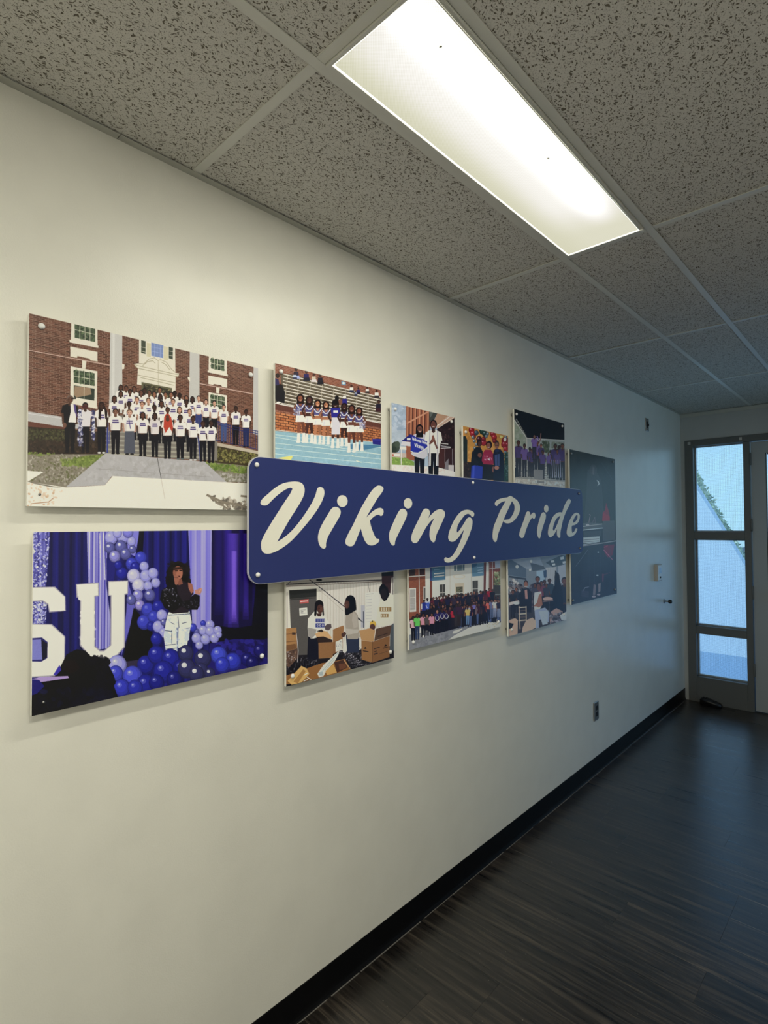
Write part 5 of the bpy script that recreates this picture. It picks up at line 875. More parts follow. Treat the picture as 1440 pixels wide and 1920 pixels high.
def paint_event():
    c = Canvas('event', 940, 750, 4.267, 1100, (92, 104, 112))
    c.r(40, 1210, 540, 1920, (98, 108, 114)); c.p([(50, 1270), (200, 1290), (200, 1420), (50, 1400)], (70, 84, 96)); c.p([(50, 1260), (300, 1240), (350, 1360), (200, 1350)], (112, 122, 128)); c.p([(60, 1405), (200, 1425), (200, 1440), (60, 1420)], (48, 58, 68)); c.speck([(60, 1430), (150, 1440), (150, 1560), (60, 1560)], [(150, 152, 146), (60, 58, 60), (120, 110, 104)], 60, 12, 1)
    c.p([(230, 1300), (340, 1330), (350, 1352), (250, 1370)], (66, 76, 84)); c.p([(355, 1300), (480, 1240), (535, 1250), (520, 1310), (410, 1338)], (62, 74, 80)); c.p([(395, 1285), (420, 1280), (425, 1298), (400, 1302)], (190, 200, 204)); c.p([(470, 1258), (498, 1250), (502, 1272), (474, 1278)], (196, 206, 208)); c.p([(488, 1292), (514, 1288), (516, 1306), (492, 1310)], (190, 200, 204)); c.p([(405, 1310), (430, 1306), (432, 1322), (408, 1325)], (170, 180, 184))
    c.e(126, 1333, 13, 14, (206, 204, 196)); c.e(238, 1290, 10, 14, (206, 208, 200)); c.e(230, 1358, 9, 10, (206, 206, 200)); c.p([(280, 1370), (350, 1360), (350, 1500), (285, 1480)], (120, 140, 150)); c.p([(355, 1340), (440, 1335), (440, 1500), (360, 1490)], (138, 142, 140)); c.p([(335, 1365), (362, 1360), (362, 1420), (340, 1420)], (50, 70, 90))
    for k in range(6): c.l([(365+k*14, 1345), (368+k*14, 1480)], 3, (116, 120, 120))
    c.p([(455, 1330), (530, 1310), (530, 1700), (460, 1700)], (130, 136, 138)); c.p([(60, 1560), (520, 1540), (520, 1800), (60, 1880)], (56, 56, 62)); c.speck([(70, 1480), (520, 1480), (520, 1640), (70, 1660)], [(40, 42, 52), (84, 76, 76), (34, 34, 42), (110, 96, 92)], 240, 12, 2)
    g = random.Random(8)
    for x, y, h, col in [(290, 1412, 330, (56, 50, 58)), (345, 1440, 240, (70, 60, 70)), (385, 1430, 260, (48, 60, 66)), (320, 1450, 240, (96, 54, 66)), (268, 1470, 200, (60, 60, 70)), (120, 1500, 200, (44, 46, 56)), (360, 1470, 200, (52, 54, 60)), (92, 1520, 220, (36, 38, 46)), (505, 1420, 420, (40, 42, 50))]: c.person(x, y, y+h, g.choice(BR[:3]), (28, 25, 28), col, (34, 34, 42), w=1.1, arms='front')
    c.p([(430, 1360), (460, 1400), (490, 1540), (500, 1700), (390, 1700), (400, 1560), (425, 1480)], (30, 34, 42)); c.e(446, 1420, 20, 40, (34, 32, 36))
    c.p([(170, 1510), (215, 1505), (245, 1540), (240, 1700), (140, 1690), (135, 1560)], (32, 34, 44)); c.e(196, 1468, 18, 28, (34, 28, 30)); c.e(196, 1476, 15, 25, (118, 82, 66)); c.p([(186, 1520), (206, 1516), (212, 1590), (192, 1590)], (140, 112, 104)); c.r(185, 1488, 207, 1494, (206, 196, 188))
    c.p([(265, 1540), (320, 1530), (325, 1640), (300, 1690), (265, 1690), (258, 1610)], (188, 186, 182)); c.e(298, 1488, 20, 32, (40, 30, 30)); c.e(298, 1498, 15, 26, (96, 62, 52)); c.p([(300, 1560), (318, 1545), (330, 1640), (300, 1660), (280, 1650), (256, 1650), (285, 1620)], (128, 92, 74)); c.p([(265, 1680), (350, 1660), (385, 1700), (378, 1780), (330, 1750), (300, 1760), (300, 1830), (275, 1830)], (122, 134, 150)); c.p([(300, 1690), (375, 1680), (370, 1790), (330, 1800)], (134, 146, 160))
    c.p([(60, 1620), (140, 1600), (145, 1618), (60, 1645)], (150, 146, 140)); c.e(120, 1625, 26, 12, (176, 172, 164)); c.e(372, 1590, 40, 16, (150, 130, 118)); c.l([(340, 1610), (410, 1600)], 14, (104, 90, 86))
    for k in range(5): c.l([(140, 1660+k*26), (200, 1656+k*26)], 9, (166, 146, 128) if k % 2 == 0 else (84, 76, 72))
    c.l([(142, 1650), (150, 1830)], 7, (160, 140, 122)); c.l([(198, 1650), (200, 1830)], 7, (160, 140, 122)); c.p([(64, 1760), (110, 1745), (132, 1760), (130, 1870), (64, 1890)], (150, 132, 116)); c.p([(170, 1820), (200, 1760), (250, 1740), (275, 1765), (275, 1820), (230, 1845), (165, 1860)], (156, 138, 122)); c.p([(400, 1690), (440, 1664), (490, 1690), (485, 1750), (390, 1790), (385, 1730)], (140, 120, 110)); c.speck([(390, 1720), (490, 1700), (500, 1760), (400, 1800)], [(70, 70, 76), (120, 122, 126), (40, 42, 50)], 60, 12, 3); c.p([(470, 1720), (522, 1690), (522, 1760), (480, 1760)], (150, 160, 164)); c.p([(60, 1780), (100, 1790), (80, 1830), (60, 1830)], (30, 32, 40))
    return c.done((142, 148, 143))
PAINT.update(steps=paint_steps, stage=paint_stage, cheer=paint_cheer, banner=paint_banner, three=paint_three, band=paint_band, dark=paint_dark, boxes=paint_boxes, crowd=paint_crowd, event=paint_event)
OUT_Y = Y_END+2.5                                # stair flank wall with a sloping coping, outside
pl = [ray(x, y, 1, OUT_Y) for x, y in ((1307, 918), (1341, 991), (1356, 1013), (1397, 1063))]
a0, a1 = pl[0], pl[3]
sl = (a1[2]-a0[2])/(a1[0]-a0[0])
xl = a0[0]+(3.3-a0[2])/sl; xr = a0[0]+(0.25-a0[2])/sl
def prism_xz(pts, y0, y1):
    b_ = bmesh.new(); A = [b_.verts.new((x, y0, z)) for x, z in pts]; B = [b_.verts.new((x, y1, z)) for x, z in pts]; n = len(pts)
    b_.faces.new(A); b_.faces.new(B[::-1])
    for i in range(n): b_.faces.new((A[i], B[i], B[(i+1)%n], A[(i+1)%n]))
    bmesh.ops.recalc_face_normals(b_, faces=b_.faces[:]); return b_
sw = thing('stair_wall', 'pale outer stair wall with sloping top seen through the sidelight glass', 'wall', (0, OUT_Y, -0.06))
o = put('masonry', prism_xz([(-7, 0.0), (xr, 0.0), (xr, 0.28), (xl, 3.33), (-7, 3.33)], 0, 0.2), M_OUTW, sw)
o = put('coping', prism_xz([(xr+0.02, 0.25), (xr+0.02, 0.29), (xl, 3.36), (-7, 3.36), (-7, 3.331), (xl-0.005, 3.331), (xr+0.0, 0.281)], -0.006, 0.206), M_OUTW, sw)
# sunlit hedge beyond, its top falling the same way
M_LEAF = mat('sunlit hedge leaf', (0.24, 0.32, 0.12), 0.6); n_, l_, b0 = nodes(M_LEAF)
oi = add(n_, 'ShaderNodeNewGeometry'); l_.new(ramp(n_, l_, oi.outputs['Random Per Island'], [(0, (0.20, 0.28, 0.12)), (0.5, (0.50, 0.58, 0.30)), (1, (0.85, 0.85, 0.6))]), b0.inputs['Base Color'])
HY = Y_END+6.0
h0, h1 = ray(1311, 896, 1, HY), ray(1372, 1003, 1, HY); hs = (h1[2]-h0[2])/(h1[0]-h0[0])
rl = random.Random(9); b_ = bmesh.new()
for i in range(9000):
    x = rl.uniform(h0[0]-1.6, h1[0]+0.6); top = h0[2]+hs*(x-h0[0]); top = min(top, 4.0)
    if top < 0.1: continue
    z = top-abs(rl.gauss(0, 0.35)) if rl.random() < 0.6 else rl.uniform(0, top)
    if z < 0: continue
    p = Vector((x, HY+rl.uniform(-0.25, 0.25), z)); s = rl.uniform(0.025, 0.06)
    u = Vector((rl.uniform(-1, 1), rl.uniform(-1, 1), rl.uniform(-1, 1))).normalized(); v = u.cross(Vector((rl.uniform(-1, 1), -1, rl.uniform(-1, 1)))).normalized()
    vs = [b_.verts.new(p+u*s*a+v*s*0.5*c) for a, c in ((-1, 0), (0, 0.8), (1, 0), (0, -0.8))]; b_.faces.new(vs)
hd = thing('hedge', 'sunlit green hedge glimpsed above the sloping stair wall outside', 'hedge', (0, HY, 0))
hf = put('foliage', b_, M_LEAF, hd); hf['kind'] = 'stuff'; hf.location = (0, -HY, 0)
M_STEM = mat('brown stem', (0.10, 0.07, 0.05), 0.8)
for k in range(7):
    x = h0[0]-1.3+k*0.4; top = max(0.2, min(3.0, h0[2]+hs*(x-h0[0])-0.35))
    put('stem', lathe([(0.03, -0.06), (0.022, top*0.5), (0.008, top)], 8, 'Z'), M_STEM, hd, loc=(x, 0, 0))
hq = ray(1382, 1022, 1, Y_END+15)
bd = thing('building', 'distant low white building past the end of the hedge outdoors', 'building', (hq[0]+1.5, Y_END+16.5, -0.06))
put('wall', bbox(-1.8, 2.0, -1.5, 1.5, 0, hq[2]-0.15), mat('white render', (0.8, 0.74, 0.72), 0.8), bd)
put('roof', prism_xz([(-2.0, hq[2]-0.149), (2.2, hq[2]-0.149), (0.1, hq[2]+0.28)], -1.6, 1.6), mat('slate roof', (0.10, 0.12, 0.15), 0.7), bd)
put('window', bbox(-1.0, -0.4, -1.52, -1.49, 0.4, hq[2]-0.5), M_DARK, bd)

# ------------------------------------------------------------------ ceiling light fixtures
def lens_mat():
    m = bpy.data.materials.new('lit prismatic lens'); m.use_nodes = True; n, l = m.node_tree.nodes, m.node_tree.links; n.clear()
    out = add(n, 'ShaderNodeOutputMaterial'); em = add(n, 'ShaderNodeEmission'); l.new(em.outputs[0], out.inputs[0])
    tc = add(n, 'ShaderNodeTexCoord'); sp = add(n, 'ShaderNodeSeparateXYZ'); l.new(tc.outputs['Object'], sp.inputs[0])
    def M(op, a, b=None, c=None):
        x = add(n, 'ShaderNodeMath', operation=op)
        for i, v in enumerate((a, b, c)):
            if v is None: continue
            if isinstance(v, (int, float)): x.inputs[i].default_value = v
            else: l.new(v, x.inputs[i])
        return x.outputs[0]
    X, Y = sp.outputs['X'], sp.outputs['Y']
    # the tube sits towards +X of the lens and ends short of both ends
    g = M('POWER', 2.718, M('MULTIPLY', M('POWER', M('DIVIDE', M('SUBTRACT', X, 0.066), 0.042), 2.0), -1.0))
    ya = M('ABSOLUTE', M('ADD', Y, 0.13)); e = add(n, 'ShaderNodeMapRange', interpolation_type='SMOOTHSTEP'); l.new(ya, e.inputs['Value'])
    e.inputs['From Min'].default_value = 0.64; e.inputs['From Max'].default_value = 0.36; e.inputs['To Min'].default_value = 0.0; e.inputs['To Max'].default_value = 1.0
    # prisms: fine grid
    w1 = M('SINE', M('MULTIPLY', X, 2*math.pi/0.0050)); w2 = M('SINE', M('MULTIPLY', Y, 2*math.pi/0.0050))
    pr = M('MULTIPLY_ADD', M('MULTIPLY', w1, w2), 0.10, 1.0)
    # a soft rise of level from the dim long edge
    rise = add(n, 'ShaderNodeMapRange', interpolation_type='SMOOTHSTEP'); l.new(X, rise.inputs['Value'])
    rise.inputs['From Min'].default_value = -0.125; rise.inputs['From Max'].default_value = -0.02; rise.inputs['To Min'].default_value = 0.0; rise.inputs['To Max'].default_value = 0.25
    lev = M('MULTIPLY', M('MULTIPLY_ADD', M('MULTIPLY', g, e.outputs[0]), 0.7, M('MULTIPLY_ADD', rise.outputs[0], M('MULTIPLY_ADD', e.outputs[0], 0.8, 0.2), 0.68)), pr)
    c = ramp(n, l, M('MULTIPLY', lev, 0.5), [(0.32, (1.0, 0.98, 0.70)), (0.45, (1.0, 0.97, 0.90)), (0.60, (1.0, 1.0, 0.97))])
    l.new(c, em.inputs[0]); l.new(lev, em.inputs[1]); return m
M_LENS = lens_mat()
M_LENSEDGE = bpy.data.materials.new('bright lens rim'); M_LENSEDGE.use_nodes = True
_b = M_LENSEDGE.node_tree.nodes['Principled BSDF']; _b.inputs['Base Color'].default_value = (0.9, 0.9, 0.85, 1)
_b.inputs['Emission Color'].default_value = (1, 0.99, 0.9, 1); _b.inputs['Emission Strength'].default_value = 1.1
lamp_d = bpy.data.lights.new('tube_light', 'AREA'); lamp_d.energy = FIXTURE_WATT; lamp_d.color = FIXTURE_TINT
lamp_d.shape = 'RECTANGLE'; lamp_d.size = 0.05; lamp_d.size_y = 0.98
lamp_w = lamp_d.copy(); lamp_w.energy = FIXTURE_WATT_WIDE; lamp_w.size = 0.30
def fixture(ci, ri, label, group=None):
    x0, x1, y0, y1 = RUN[ci], RUN[ci+1], ROWS[ri], ROWS[ri+1]; cx, cy = (x0+x1)/2, (y0+y1)/2
    t = thing('ceiling_light', label, 'ceiling light', (cx, cy, CEIL), group)
    hx, hy = (x1-x0)/2-0.0135, (y1-y0)/2-0.0135
    b_ = bmesh.new(); H = 0.10
    for a in ((-hx, -hx+0.003, -hy, hy), (hx-0.003, hx, -hy, hy), (-hx+0.003, hx-0.003, -hy, -hy+0.003), (-hx+0.003, hx-0.003, hy-0.003, hy)): box(b_, *a, 0.006, H)
    box(b_, -hx, hx, -hy, hy, H, H+0.003)
    put('housing', b_, M_WHITEP, t)
    lx, ly = min(hx-0.004, 0.1285 if ci == 1 else hx-0.02), hy-0.008
    b_ = bmesh.new()
    for (p0, p1, q0, q1) in ((-hx, -lx, -hy, hy), (lx, hx, -hy, hy), (-lx, lx, -hy, -ly), (-lx, lx, ly, hy)): box(b_, p0, p1, q0, q1, -0.004, 0.004)
    bmesh.ops.remove_doubles(b_, verts=b_.verts[:], dist=1e-5); put('lens_frame', b_, M_GRID, t)
    lens_o = put('lens', bbox(-lx+0.0005, lx-0.0005, -ly+0.0005, ly-0.0005, 0.0005, 0.0035), M_LENS, t)
    b_ = bmesh.new(); w = 0.0028
    for (p0, p1, q0, q1) in ((-lx, -lx+w, -ly, ly), (lx-w, lx, -ly, ly), (-lx+w, lx-w, -ly, -ly+w), (-lx+w, lx-w, ly-w, ly)): box(b_, p0, p1, q0, q1, -0.003, 0.0004)
    put('lens_rim', b_, M_LENSEDGE, t)
    put('frame_step', bbox(lx+0.004, lx+0.0065, -hy+0.01, hy-0.01, -0.0065, -0.0038, 0.001, 1), M_GRID, t)
    put('latch', bbox(lx+0.002, lx+0.013, ly-0.010, ly+0.004, -0.010, -0.0038, 0.0015, 1), M_WHITEP, t)
    if ci == 1:
        for yy in (-0.465, 0.02): put('lens_pin', lathe([(0.0035, -0.006), (0.004, -0.004), (0.003, 0.0)], 10, 'Z'), mat('grey lens pin', (0.35, 0.35, 0.3), 0.6), lens_o, True, loc=(0.075, yy, 0))
    lo = bpy.data.objects.new('tube_light', lamp_d if ci == 1 else lamp_w); COL.objects.link(lo); lo.parent = t   # the tube's own light
    lo.location = (0.068 if ci == 1 else 0.0, -0.06, 0.0)
    return t
fixture(1, 4, 'lit narrow ceiling light with prismatic lens above the blue sign wall')
fixture(1, 2, 'narrow ceiling light behind the camera near the left wall')
fixture(3, 1, 'ceiling light behind the camera near the right wall')
fixture(3, 3, 'ceiling light overhead to the right of the camera')

# ------------------------------------------------------------------ boards on the wall
# name: (y left, y right, z bottom, z top, thickness)
ZC = 1.6194
BOARDS = {
 'steps':   (0.3502, 0.9634, None, 0.4871), 'stage': (0.3629, 0.9988, -0.4290, -0.0130), 'cheer': (1.0275, 1.5154, 0.03, 0.5166),
 'banner':  (1.5766, 1.9936, 0.03, 0.4776), 'three': (2.0592, 2.4526, 0.03, 0.4480), 'band': (2.5181, 3.1001, 0.03, 0.5954),
 'dark':    (3.1657, 3.8910, -0.4857, 0.4497), 'boxes': (1.0695, 1.5823, -0.5167, -0.04), 'crowd': (1.6738, 2.3660, -0.5029, -0.04),
 'event':   (2.4391, 3.0949, -0.5642, -0.04)}
BOARDS['steps'] = (0.3502, 0.9634, 0.0463, 0.4871)
FRONT = 0.030
def cap(parent, y, z, x, m=None, r=0.0075, small=False):
    if small: b_ = lathe([(0.0030, 0.0), (0.0030, 0.0015), (0.0012, 0.0025)], 12)
    else: b_ = lathe([(r*0.92, 0.0), (r, 0.0012), (r*0.97, 0.0032), (r*0.80, 0.0058), (r*0.45, 0.0074), (r*0.12, 0.0078)], 18)
    return put('screw' if small else 'screw_cap', b_, m or (M_CAPMETAL if small else M_CAP), parent, True, loc=(x, y, z))
def rounded_rect(y0, y1, z0, z1, r, n=8):
    pts = []
    for (cy, cz, a) in ((y1-r, z1-r, 0), (y0+r, z1-r, 90), (y0+r, z0+r, 180), (y1-r, z0+r, 270)):
        for k in range(n+1):
            t = math.radians(a+90*k/n); pts.append((cy+r*math.cos(t), cz+r*math.sin(t)))
    return pts
def prism_yz(pts, x0, x1):
    b_ = bmesh.new(); A = [b_.verts.new((x0, y, z)) for y, z in pts]; B = [b_.verts.new((x1, y, z)) for y, z in pts]; n = len(pts)
    b_.faces.new(A); b_.faces.new(B)
    for i in range(n): b_.faces.new((A[i], B[i], B[(i+1)%n], A[(i+1)%n]))
    bmesh.ops.recalc_face_normals(b_, faces=b_.faces[:]); return b_
def board(key, label, caps, thick=0.010):
    y0, y1, zb, zt = BOARDS[key]; W, H = y1-y0, zt-zb
    t = thing('photo_board', label, 'photo board', (0, y0, ZC+zb), 'photo boards mounted on the left wall')
    put('backing', bbox(FRONT-thick, FRONT-0.0006, 0, W, 0, H, 0.0004, 1), M_EDGE, t)
    me = bpy.data.meshes.new('print'); x = FRONT
    me.from_pydata([(x, 0, 0), (x, W, 0), (x, W, H), (x, 0, H), (x-0.0005, 0, 0), (x-0.0005, W, 0), (x-0.0005, W, H), (x-0.0005, 0, H)], [],
                   [(0, 1, 2, 3), (4, 7, 6, 5), (0, 4, 5, 1), (1, 5, 6, 2), (2, 6, 7, 3), (3, 7, 4, 0)])
    uv = me.uv_layers.new(name='uv'); co = [(0, 0), (1, 0), (1, 1), (0, 1)]
    for li, lp in enumerate(me.loops): uv.data[li].uv = co[lp.vertex_index % 4]
    me.materials.append(print_material(key)); pr = put('print', me, None, t)
    for px, py, kind in caps:
        p = ray(px, py, 0, FRONT+0.003); cap(t, p[1]-y0, p[2]-ZC-zb, FRONT, small=(kind == 's'), m=M_STEEL if kind == 'm' else None)
        st = put('standoff', lathe([(0.006, 0.0005), (0.006, FRONT-thick)], 12), M_STEEL, t, True, loc=(0, p[1]-y0, p[2]-ZC-zb))
    return t
# ------------------------------------------------------------------ the ten boards
board('steps', 'large photo board of a group in cream shirts standing before a brick building', [(78.3, 611.5, 'w'), (470.5, 702.5, 'w'), (75, 927, 's')], 0.013)
board('stage', 'blue and violet photo board of a singer on stage among balloons and large letters', [(491.5, 1230, 'w'), (82.3, 1317, 's')])
board('cheer', 'photo board of cheerleaders lined up on a pale blue track before bleachers', [(527.5, 696.6, 'w')])
board('banner', 'small photo board of two people holding a blue welcome banner', [(741.5, 767, 'w'), (847, 790.5, 'w')])
board('three', 'smallest photo board, three seated people before red balloons on a yellow wall', [(873.5, 810, 'w')])
board('band', 'photo board of a purple clad group under a black stage canopy', [(969, 776.5, 'w'), (1054.5, 799, 'w')])
board('dark', 'tall dark slate photo board behind the right end of the blue sign', [(1071.6, 850.3, 'm'), (1150, 866, 'm'), (1153, 1105.5, 'm'), (1075, 1125.5, 'm')])
board('boxes', 'photo board of three people packing cardboard cartons below the blue sign', [(549, 1267.5, 'w'), (732.5, 1222.5, 'w')])
board('crowd', 'photo board of a big crowd on steps, second of three below the blue sign', [(775.5, 1204, 'w'), (935, 1165.8, 'w')])
board('event', 'photo board of people clapping at tables in a hall, next to the dark board', [(959.5, 1180.5, 'w'), (1058.5, 1151.7, 'w')])

# ------------------------------------------------------------------ blue sign with raised vinyl lettering
SX = 0.060; SY0, SY1, SZ0, SZ1 = 0.9108, 3.2716, -0.1777, 0.2085
sign = thing('wall_sign', 'long dark blue sign with rounded corners and cream script lettering, mounted over the photo boards', 'sign', (0, SY0, ZC+SZ0))
M_SIGN = mat('deep blue satin sign face', (0.024, 0.036, 0.165), 0.38, spec=0.5)
M_LETTER = mat('cream white vinyl', (0.88, 0.86, 0.78), 0.45)
W, H = SY1-SY0, SZ1-SZ0; R_ = 0.042
put('sign_core', prism_yz(rounded_rect(0, W, 0, H, R_), SX-0.010, SX-0.0012), mat('white sign core edge', (0.70, 0.70, 0.74), 0.4), sign)
put('sign_face', prism_yz(rounded_rect(0.0015, W-0.0008, 0.0015, H-0.0015, R_-0.001), SX-0.0012, SX), M_SIGN, sign)
for px, py, k in ((482, 871.5, 0), (484, 1078, 0), (887, 904.8, 0), (889.5, 1045.3, 0), (1086, 925.5, 1), (1088, 1028, 1)):
    q = ray(px, py, 0, SX+0.003); cap(sign, q[1]-SY0, q[2]-ZC-SZ0, SX, m=M_CAP if not k else M_STEEL)
    put('standoff', lathe([(0.007, 0.0), (0.007, SX-0.010)], 12), M_STEEL, sign, True, loc=(0, q[1]-SY0, q[2]-ZC-SZ0))

def smooth(pts, n=6):
    """closed outline through the points; a third entry marks a sharp corner"""
    P_ = [np.array(p[:2], float) for p in pts]; K = [len(p) > 2 for p in pts]; N = len(P_); out = []
    for i in range(N):
        p1, p2 = P_[i], P_[(i+1) % N]
        p0 = P_[i-1] if not K[i] else p1-(p2-p1)*.5; p3 = P_[(i+2) % N] if not K[(i+1) % N] else p2+(p2-p1)*.5
        d = [max(np.hypot(*(b-a))**.5, 1e-4) for a, b in ((p0, p1), (p1, p2), (p2, p3))]
        t0, t1 = 0, d[0]; t2 = t1+d[1]; t3 = t2+d[2]
        for k in range(n):
            t = t1+(t2-t1)*k/n
            A1 = (t1-t)/(t1-t0)*p0+(t-t0)/(t1-t0)*p1; A2 = (t2-t)/(t2-t1)*p1+(t-t1)/(t2-t1)*p2; A3 = (t3-t)/(t3-t2)*p2+(t-t2)/(t3-t2)*p3
            B1 = (t2-t)/(t2-t0)*A1+(t-t0)/(t2-t0)*A2; B2 = (t3-t)/(t3-t1)*A2+(t-t1)/(t3-t1)*A3
            out.append((t2-t)/(t2-t1)*B1+(t-t1)/(t2-t1)*B2)
    return out
def oval(cx, cy, rx, ry): return [(cx+rx*math.cos(a), cy+ry*math.sin(a)) for a in np.linspace(0, 2*math.pi, 12, endpoint=False)]
X = 1
GLYPHS = [
 ((460, 850, 7.2), [[(207,665),(225,625),(300,555),(400,470),(500,410),(600,385),(700,382),(765,405),(798,465),(795,545),(750,650),(680,765),(600,890),(520,1030),(465,1130),(430,1197,X),(520,1140),(620,1055),(720,940),(820,800),(900,670),(950,560),(970,490),(990,460),(1020,455),(1055,478),(1068,530),(1050,610),(990,730),(900,860),(800,985),(700,1100),(600,1200),(500,1275),(400,1330),(300,1357),(240,1335),(215,1270),(220,1190),(270,1080),(340,960),(440,800),(540,645),(610,540),(638,480,X),(620,465),(560,480),(480,530),(400,595),(330,665),(290,700),(240,703),(212,690)]]),
 ((460, 850, 7.2), [[(1200,725),(1250,730),(1283,765),(1285,820),(1240,910),(1170,1030),(1115,1130),(1090,1210),(1085,1270),(1060,1288),(1020,1265),(990,1200),(983,1120),(1010,1020),(1060,920),(1120,820),(1165,750)], oval(1311,645,70,80)]),
 ((580, 880, 8.0), [[(1040,243),(1095,258),(1113,290),(1090,345),(1030,425),(960,540),(900,640),(850,730,X),(900,680),(960,625),(1030,585),(1075,580),(1108,605),(1112,650),(1095,690),(1070,698),(1045,680),(1000,690),(950,725),(908,772,X),(925,850),(960,950),(1005,1035),(1040,1045),(1048,1075),(1010,1115),(940,1142),(885,1130),(840,1080),(800,980),(773,885,X),(735,980),(690,1090),(655,1145),(600,1153),(550,1120),(545,1070),(590,960),(650,850),(720,700),(790,560),(860,440),(940,320),(1000,260)]]),
 ((710, 900, 7.2), [[(320,388),(360,400),(382,440),(375,500),(330,600),(270,720),(225,820),(215,875),(195,885),(160,850),(143,780),(150,700),(190,600),(240,490),(290,405)], oval(397,315,56,71)]),
 ((710, 900, 7.2), [[(610,400),(640,385),(680,405),(692,450),(663,528,X),(720,460),(780,410),(840,395),(885,420),(895,470),(870,540),(820,650),(780,740),(765,810),(745,842),(715,825),(692,775),(690,700),(710,610),(757,512,X),(700,560),(640,640),(590,730),(550,800),(515,845),(470,848),(442,805),(450,740),(490,640),(550,520)]]),
 ((710, 900, 7.2), [[(1262,500),(1285,485),(1288,445),(1250,415),(1190,402),(1120,425),(1050,500),(990,610),(950,720),(943,790),(965,828),(1010,832),(1060,795),(1110,730),(1157,658,X),(1130,760),(1090,860),(1040,960),(990,1030),(940,1055),(905,1045),(888,1070),(900,1105),(945,1115),(1010,1090),(1080,1020),(1140,920),(1190,820),(1235,710),(1265,600),(1262,535),(1230,503),(1195,520),(1165,570),(1120,640),(1080,695),(1058,712,X),(1055,680),(1070,610),(1120,530),(1170,470),(1215,458),(1243,478)]]),
 ((900, 900, 6.857), [[(390,205),(430,225),(480,265),(510,320),(515,380),(490,450),(440,520),(390,552),(340,556),(306,538),(304,515),(335,510),(380,500),(420,450),(445,385),(443,325),(412,270,X),(370,360),(320,470),(275,590),(235,690),(210,790),(195,797),(170,765),(165,700),(180,600),(215,510),(260,400),(310,310),(332,270,X),(290,280),(240,310),(215,335),(193,310),(205,275),(250,245),(310,228),(355,222)]]),
 ((900, 900, 6.857), [[(617,402),(640,415),(645,440),(636,482,X),(660,440),(695,418),(712,445),(705,490),(690,500),(675,485),(650,510),(620,570),(590,650),(560,735),(540,747),(510,720),(510,680),(540,590),(575,490),(598,420)]]),
 ((900, 900, 6.857), [[(820,415),(845,440),(845,490),(820,570),(795,650),(772,745),(762,752),(742,715),(737,650),(750,570),(775,480),(800,425)], oval(853,368,28,48)]),
 ((900, 900, 6.857), [[(1145,242),(1168,265),(1155,310),(1110,400),(1075,490),(1050,590),(1035,670),(1028,740),(1015,742),(995,715),(992,620,X),(970,670),(935,720),(900,735),(878,700),(882,630),(910,540),(950,460),(1000,420),(1040,415),(1058,420,X),(1080,350),(1115,275)], [(1032,462),(985,495),(950,570),(938,640),(950,652),(990,580),(1015,520)]]),
 ((900, 900, 6.857), [[(1245,420),(1278,440),(1282,490),(1258,550),(1215,580),(1184,588),(1180,640),(1190,680),(1215,660),(1235,622),(1250,625),(1240,670),(1200,715),(1150,730),(1120,700),(1120,640),(1140,560),(1180,470),(1215,430)], [(1250,448),(1256,480),(1232,530),(1196,550),(1203,510),(1230,462)]]),
]
for (ox, oy, s), loops in GLYPHS:
    cu = bpy.data.curves.new('letter', 'CURVE'); cu.dimensions = '2D'; cu.fill_mode = 'BOTH'; cu.extrude = 0.0006
    for lp in loops:
        pts = [ray(ox+p[0]/s, oy+p[1]/s, 0, SX+0.0012) for p in smooth(lp)]
        sp = cu.splines.new('POLY'); sp.points.add(len(pts)-1); sp.use_cyclic_u = True
        for k, q in enumerate(pts): sp.points[k].co = (q[1]-SY0, q[2]-ZC-SZ0, 0, 1)
    tmp = bpy.data.objects.new('letter', cu); COL.objects.link(tmp)
    me = bpy.data.meshes.new_from_object(tmp, depsgraph=bpy.context.evaluated_depsgraph_get())
    bpy.data.objects.remove(tmp); me.name = 'letter'
    # curve XY lies in the wall plane: (y, z), thickness along +x
    me.transform(Matrix(((0, 0, 1, 0), (1, 0, 0, 0), (0, 1, 0, 0), (0, 0, 0, 1))))
    me.materials.clear(); put('letter', me, M_LETTER, sign, loc=(SX+0.0006, 0, 0))

# ------------------------------------------------------------------ small things on the wall and floor
def plate(name, label, cat, yc, zc, w, h, kind):
    t = thing(name, label, cat, (0, yc, zc))
    put('cover_plate', bbox(0, 0.008, -w/2, w/2, -h/2, h/2, 0.0028, 2), M_STEEL, t)
    if kind == 'outlet':
        for s in (-1, 1):
            rc = put('receptacle', prism_yz(rounded_rect(-0.017, 0.017, s*0.0195-0.014, s*0.0195+0.014, 0.008, 4), 0.0078, 0.0098), M_BLACKP, t)
            b_ = bmesh.new(); box(b_, 0.0097, 0.0101, -0.0085, -0.0062, s*0.0195-0.001, s*0.0195+0.008); box(b_, 0.0097, 0.0101, 0.006, 0.0082, s*0.0195-0.001, s*0.0195+0.008); box(b_, 0.0097, 0.0101, -0.002, 0.002, s*0.0195-0.0095, s*0.0195-0.006)
            put('slots', b_, M_DARK, rc)
        put('plate_screw', lathe([(0.003, 0), (0.003, 0.001), (0.001, 0.0018)], 10), M_STEEL, t, True, loc=(0.008, 0, 0))
    else:
        put('toggle_well', prism_yz(rounded_rect(-0.012, 0.012, -0.026, 0.026, 0.003, 3), 0.0078, 0.0088), M_DARK, t)
        put('toggle', bbox(0.008, 0.020, -0.005, 0.005, -0.012, 0.004, 0.0015, 1), M_BLACKP, t)
        for s in (-1, 1): put('plate_screw', lathe([(0.003, 0), (0.003, 0.001), (0.001, 0.0018)], 10), M_STEEL, t, True, loc=(0.008, 0, s*0.042))
a = ray(1112, 1315, 0, 0.0); b = ray(1121, 1350, 0, 0.0)
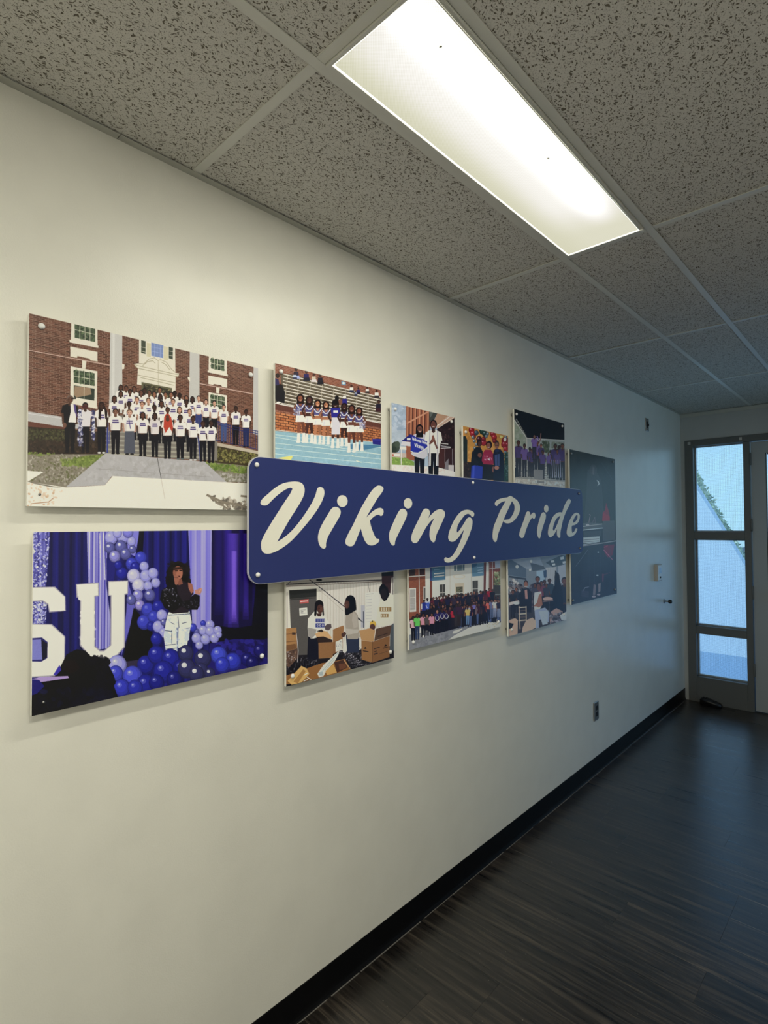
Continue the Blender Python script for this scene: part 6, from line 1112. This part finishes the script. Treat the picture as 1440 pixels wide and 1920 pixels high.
plate('wall_outlet', 'steel outlet plate with black receptacles low on the wall above the baseboard', 'outlet', (a[1]+b[1])/2, (a[2]+b[2])/2, 0.074, a[2]-b[2]-0.02, 'outlet')
a = ray(1208, 782, 0, 0.0); b = ray(1216, 811, 0, 0.0)
plate('switch_plate', 'narrow steel plate high on the wall near the ceiling and the door', 'switch plate', (a[1]+b[1])/2, (a[2]+b[2])/2, 0.075, a[2]-b[2]-0.01, 'switch')
t = thing('thermostat', 'small ivory box on the wall beside the sidelight at chest height', 'thermostat', (0, 4.835, 1.214))
put('cover', bbox(0, 0.030, -0.058, 0.058, -0.068, 0.068, 0.004, 2), M_BEIGE, t)
put('face_frame', bbox(0.0298, 0.0325, -0.050, 0.050, -0.060, 0.060, 0.001, 1), M_WHITEP, t)
put('dial_window', bbox(0.0322, 0.0332, -0.030, 0.030, -0.006, 0.042, 0.0004, 1), M_STEEL, t)
put('setting_lever', bbox(0.0322, 0.0365, -0.004, 0.010, -0.045, -0.030, 0.001, 1), M_DARK, t)
p = ray(1245, 1127, 0, 0.0)
t = thing('door_bumper', 'small black wall bumper knob below the thermostat', 'door stop', (0, p[1], p[2]))
put('flange', lathe([(0.020, 0), (0.020, 0.003), (0.012, 0.007)], 16), M_STEEL, t, True)
put('stem', lathe([(0.007, 0.006), (0.007, 0.038)], 12), M_STEEL, t, True)
put('rubber_tip', lathe([(0.012, 0.036), (0.0165, 0.040), (0.0165, 0.056), (0.012, 0.061), (0.004, 0.062)], 16), M_BLACKP, t, True)
p0, p1 = ray(1320, 1316, 2, 0.0), ray(1346, 1325, 2, 0.0)
t = thing('door_wedge', 'black rubber door wedge lying on the floor against the sidelight panel', 'door wedge', (p0[0]-0.01, Y_END-0.085, 0))
b_ = bmesh.new(); L = 0.165
prof = [(0.0, 0.0), (0.0, 0.046), (0.012, 0.056), (0.055, 0.058), (0.115, 0.040), (0.155, 0.030), (L, 0.016), (L, 0.0)]
A = [b_.verts.new((x, 0.006, z)) for x, z in prof]; B = [b_.verts.new((x, 0.062, z)) for x, z in prof]; n = len(prof)
b_.faces.new(A); b_.faces.new(B[::-1])
for i in range(n): b_.faces.new((A[i], B[i], B[(i+1) % n], A[(i+1) % n]))
bmesh.ops.recalc_face_normals(b_, faces=b_.faces[:]); bmesh.ops.bevel(b_, geom=b_.edges[:], offset=0.003, segments=2, affect='EDGES')
put('wedge_body', b_, M_BLACKP, t, True)
b_ = bmesh.new()
for k in range(5): box(b_, 0.02+k*0.024, 0.028+k*0.024, 0.010, 0.058, 0.040 if k > 2 else 0.054, (0.060 if k < 2 else 0.0585-0.009*(k-1)))
put('grip_ribs', b_, M_DARK, t)
